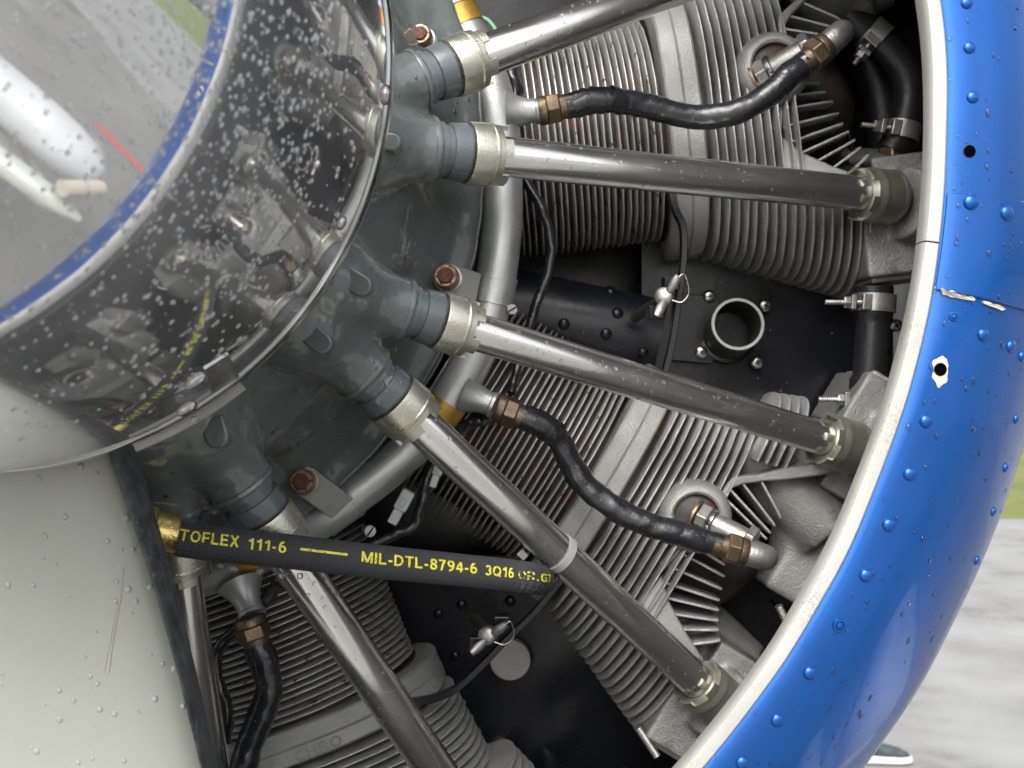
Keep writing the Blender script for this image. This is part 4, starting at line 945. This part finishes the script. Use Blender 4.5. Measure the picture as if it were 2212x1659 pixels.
def bladesec(v,uR,uL,d,th,seg=28):
    pts=[]; c=uR-uL
    for k in range(seg+1):      # front face from leading edge (right) to left
        s=k/seg; y=th*(1-(1-min(s*2.2,1))**2.2)**.6*(1-.55*max(0,s-.3)); pts.append(P(uR-c*s,v+ (0)*s,d-y+.045*s))
    for k in range(seg,-1,-1):
        s=k/seg; y=.25*th*(1-(1-min(s*2.2,1))**2)**.5; pts.append(P(uR-c*s,v,d+.004+y+.045*s))
    return pts
def bladeloft(secs,n=20):
    m=MD(); k=len(secs[0])
    for s in secs: m.v+=s
    for i in range(len(secs)-1):
        for j in range(k): m.f.append((i*k+j,i*k+(j+1)%k,(i+1)*k+(j+1)%k,(i+1)*k+j))
    m.f.append(tuple(range(k))); m.f.append(tuple((len(secs)-1)*k+j for j in range(k))); return m
def bedge(v): # right limit of the pale face and of the boot
    t=(v-935)/724; return 217+ (434-217)*t+ 14*math.sin(min(max(t,0),1)*PI), 283+(470-283)*t+10*math.sin(min(max(t,0),1)*PI)
secs=[];bs=[]
for i in range(24):
    v=860+i*60; l,r=bedge(v); secs.append(bladesec(v,r-6,-520-.12*(v-860),.575+.00001*(v-860),.030))
bl=ob('blade',bladeloft(secs),MT['blade'],blade,60)
m=MD(); K=12
for i in range(48):
    v=880+i*24; l,r=bedge(v); j=1.6*noise.noise(Vector((v*.03,0,0)))
    for k in range(K):
        s=k/(K-1); u=l+j+(r-l)*s; d=.575-.030*(1-s**1.8)-.0008+ (.0 if k<K-1 else .012)
        m.v.append(P(u,v,d))
    m.v.append(P(r-8,v,.60)); m.v.append(P(l,v,.572))
kk=K+2
for i in range(47):
    for j in range(kk): m.f.append((i*kk+j,i*kk+(j+1)%kk,(i+1)*kk+(j+1)%kk,(i+1)*kk+j))
m.f.append(tuple(range(kk))); m.f.append(tuple(47*kk+j for j in range(kk)))
boot=ob('erosion_boot',m,MT['boot'],bl,50)

bB2=bvh([bl]); MT['scuff']=mat('brown_scuff',(.26,.21,.16),.5)
for pts,w_ in (([(268,1225),(262,1290),(252,1345),(243,1400),(236,1455)],.7),([(255,1300),(240,1380),(226,1450)],.5),([(300,1160),(290,1200)],.6),([(118,1210),(130,1207)],1.6),([(120,1215),(126,1222)],1.4),([(208,1362),(212,1368)],1.6),([(298,1535),(304,1541)],1.5)):
    L_=[(u-w_,v) for u,v in pts]+[(u+w_,v) for u,v in pts[::-1]]; hs_=[hit(bB2,u,v) for u,v in L_]
    if all(hs_):
        o_=MD(); k=len(pts); o_.v=[x[0]+x[1]*.00015 for x in hs_]; o_.f=[(i,i+1,2*k-2-i,2*k-1-i) for i in range(k-1)]; ob('scuff_mark',o_,MT['scuff'],blade,0)
# ------------------------------------------------------------------ rain drops (stuff, one object per carrier)
def drops(name,bv,test,n,rmin,rmax,parent,flat=.55,run=0,reg=None,hard=None,elong=1.25,seg=10,power=2.5,wm_='water'):
    m=MD(); c=0; tries=0; used=[]
    while c<n and tries<n*60:
        tries+=1
        u=random.uniform(reg[0],reg[2]); v=random.uniform(reg[1],reg[3])
        if test and not test(u,v): continue
        h=hit(bv,u,v)
        if not h: continue
        loc,nor=h
        if nor.dot(-loc.normalized())<.06: continue
        r=(rmin+(rmax-rmin)*random.random()**power)*loc.y/F
        if any((loc-q).length<(r+rq)*.95 for q,rq in used[-260:]): continue
        used.append((loc,r))
        M=orient(loc,nor); el=random.uniform(1,elong); hgt=r*flat*random.uniform(.8,1.15)
        b=len(m.v); ns=seg if r*F/loc.y>2.6 else 7
        rings=((-.06,1),(.30,.93),(.62,.74),(.88,.44))
        for z,rr in rings:
            for k in range(ns):
                a=2*PI*k/ns; x=math.cos(a)*rr*r; y=math.sin(a)*rr*r*el
                if y>0: x*=1-.12*(y/(r*el))
                m.v.append(M@Vector((x,y,z*hgt)))
        m.v.append(M@Vector((0,-.1*r,hgt)))
        for i in range(3):
            for k in range(ns): m.f.append((b+i*ns+k,b+i*ns+(k+1)%ns,b+(i+1)*ns+(k+1)%ns,b+(i+1)*ns+k))
        for k in range(ns): m.f.append((b+3*ns+k,b+3*ns+(k+1)%ns,b+4*ns))
        m.f.append(tuple(b+k for k in range(ns))[::-1])
        c+=1
    if not m.v: return
    o=ob(name,m,MT[wm_],parent,80); tag(o,kind='stuff'); return o
def dens(u,v): # thick on the right flank, thinner at the centre
    r=math.hypot(u+36,v-135)/879
    if r>.955: return False
    k=.25+.75*max(0,min(1,(u-120)/420)); 
    if r>.86: k*=.45
    return random.random()<k
drops('water_drops',bS,dens,1300,2.3,7.4,spin,.62,reg=(0,0,850,950),elong=1.35,power=1.5,wm_='water2')
drops('water_drops',bvh([bl]),None,46,3.5,9,blade,.5,reg=(0,985,430,1659),power=1.4,wm_='water4')
drops('water_drops',bC,None,700,1.1,6.0,cowl,.5,reg=(1540,0,2212,1659),elong=1.9,power=2.6,wm_='water3')
drops('water_drops',bN,None,240,1.5,7,nose,.4,reg=(300,90,1030,1130),elong=1.6,power=2.5)
for key,n in (('T1',60),('T2',110),('T3',130),('T4',120),('T5',70),('T6',20)):
    t,tb,A,B,E,d,rt_,rc_,cn_=TD[key]
    drops('water_drops',bvh([tb]),None,n,1.3,5.2,t,.45,reg=(380,0,1900,1659),power=2.2)
    drops('water_drops',bvh([cn_]),None,12,2,5,t,.45,reg=(380,0,1100,1300),power=1.5)
drops('water_drops',bB,None,60,1.3,4,back,.45,reg=(1100,560,1960,850),power=2)
drops('water_drops',bvh([boot]),None,14,2.5,6,blade,.5,reg=(200,940,470,1659),power=1.2)
for L,n in ((L1,60),(L2,110),(L3,16)): drops('water_drops',bvh([L[4]]),None,n,1.4,4.2,L[0],.5,reg=(480,80,1800,1659))
drops('water_drops',bvh([rt_main]),None,40,1.3,3.5,ring,.4,reg=(500,0,1140,1300))
drops('water_drops',bvh([hoseb]),None,160,1.0,2.2,hose,.6,reg=(385,1120,1170,1290),power=2)
# pendant drops under the hose and collars
def pend(pts,par):
    m=MD()
    for u,v,d,r in pts:
        r=px(r,d); m.add(lathe(P(u,v,d)+Vector((0,0,r*.6)),Vector((0,0,-1)),[(0,r*.8),(r*.5,r*1.0),(r*1.1,r*.95),(r*1.6,r*.6),(r*1.8,r*.1)],14))
    tag(ob('hanging_drops',m,MT['water'],par,80),kind='stuff')
pend([(476,1222,.668,8),(507,1228,.67,9),(562,1234,.675,9),(610,1242,.68,8),(648,1243,.683,7)],hose)
pend([(420,905,.50,10),(335,915,.51,9),(255,907,.50,8),(172,922,.49,9),(88,940,.49,8),(20,955,.49,9)],spin)

# ------------------------------------------------------------------ person's shoe on the far apron
S0=Vector((P(1918,1640,4.85).x,4.85,-1.6))
sh=thing('sneaker','dark knitted sneaker with thick white sole on the pale apron beyond the cowling','shoe',S0)
def shoesec(x,w_,z0,z1,n=14): return [S0+Vector((x,w_*math.cos(2*PI*k/n),z0+(z1-z0)*(.5+.5*math.sin(2*PI*k/n)))) for k in range(n)]
def loft(secs):
    m=MD(); k=len(secs[0])
    for s in secs: m.v+=s
    for i in range(len(secs)-1):
        for j in range(k): m.f.append((i*k+j,i*k+(j+1)%k,(i+1)*k+(j+1)%k,(i+1)*k+j))
    m.f.append(tuple(range(k))); m.f.append(tuple((len(secs)-1)*k+j for j in range(k))); return m
ob('sole',loft([shoesec(x,w_,0,h_) for x,w_,h_ in ((-.19,.025,.035),(-.17,.038,.045),(-.05,.040,.040),(.04,.048,.035),(.085,.036,.035),(.10,.015,.03))]),MT['sole'],sh,60)
ob('upper',loft([shoesec(x,w_,.03,h_) for x,w_,h_ in ((-.18,.025,.10),(-.16,.035,.13),(-.09,.036,.125),(-.02,.040,.085),(.05,.040,.065),(.085,.022,.045))]),MT['shoe'],sh,60)

# ------------------------------------------------------------------ landing gear standing right of the cowling (seen mirrored in the spinner)
gear=thing('landing_gear_fairing','white rounded landing gear fairing seen only mirrored in the spinner','fairing',Vector((.95,.95,-.75)))
def capsule(a,b,r,fl=1):
    return sweep([a.lerp(b,k/16) for k in range(17)],lambda t:r*max(.05,(1-(abs(2*t-1))**5))**.5,28,flat=fl)
ob('fairing_shell',capsule(Vector((1.45,.30,-.80)),Vector((.83,1.20,-.72)),.13),MT['fairing'],gear,60)
ob('fairing_stripe',capsule(Vector((1.30,.32,-.93)),Vector((.80,.98,-.84)),.05),MT['tarmac'],gear,60)
ob('gear_leg',capsule(Vector((1.05,.25,-.95)),Vector((.52,1.03,-.66)),.050),MT['blade'],gear,60)
ob('beige_sleeve',dcyl(Vector((.56,.90,-.60)),Vector((.62,1.02,-.57)),.030),MT['tan'],gear,40)
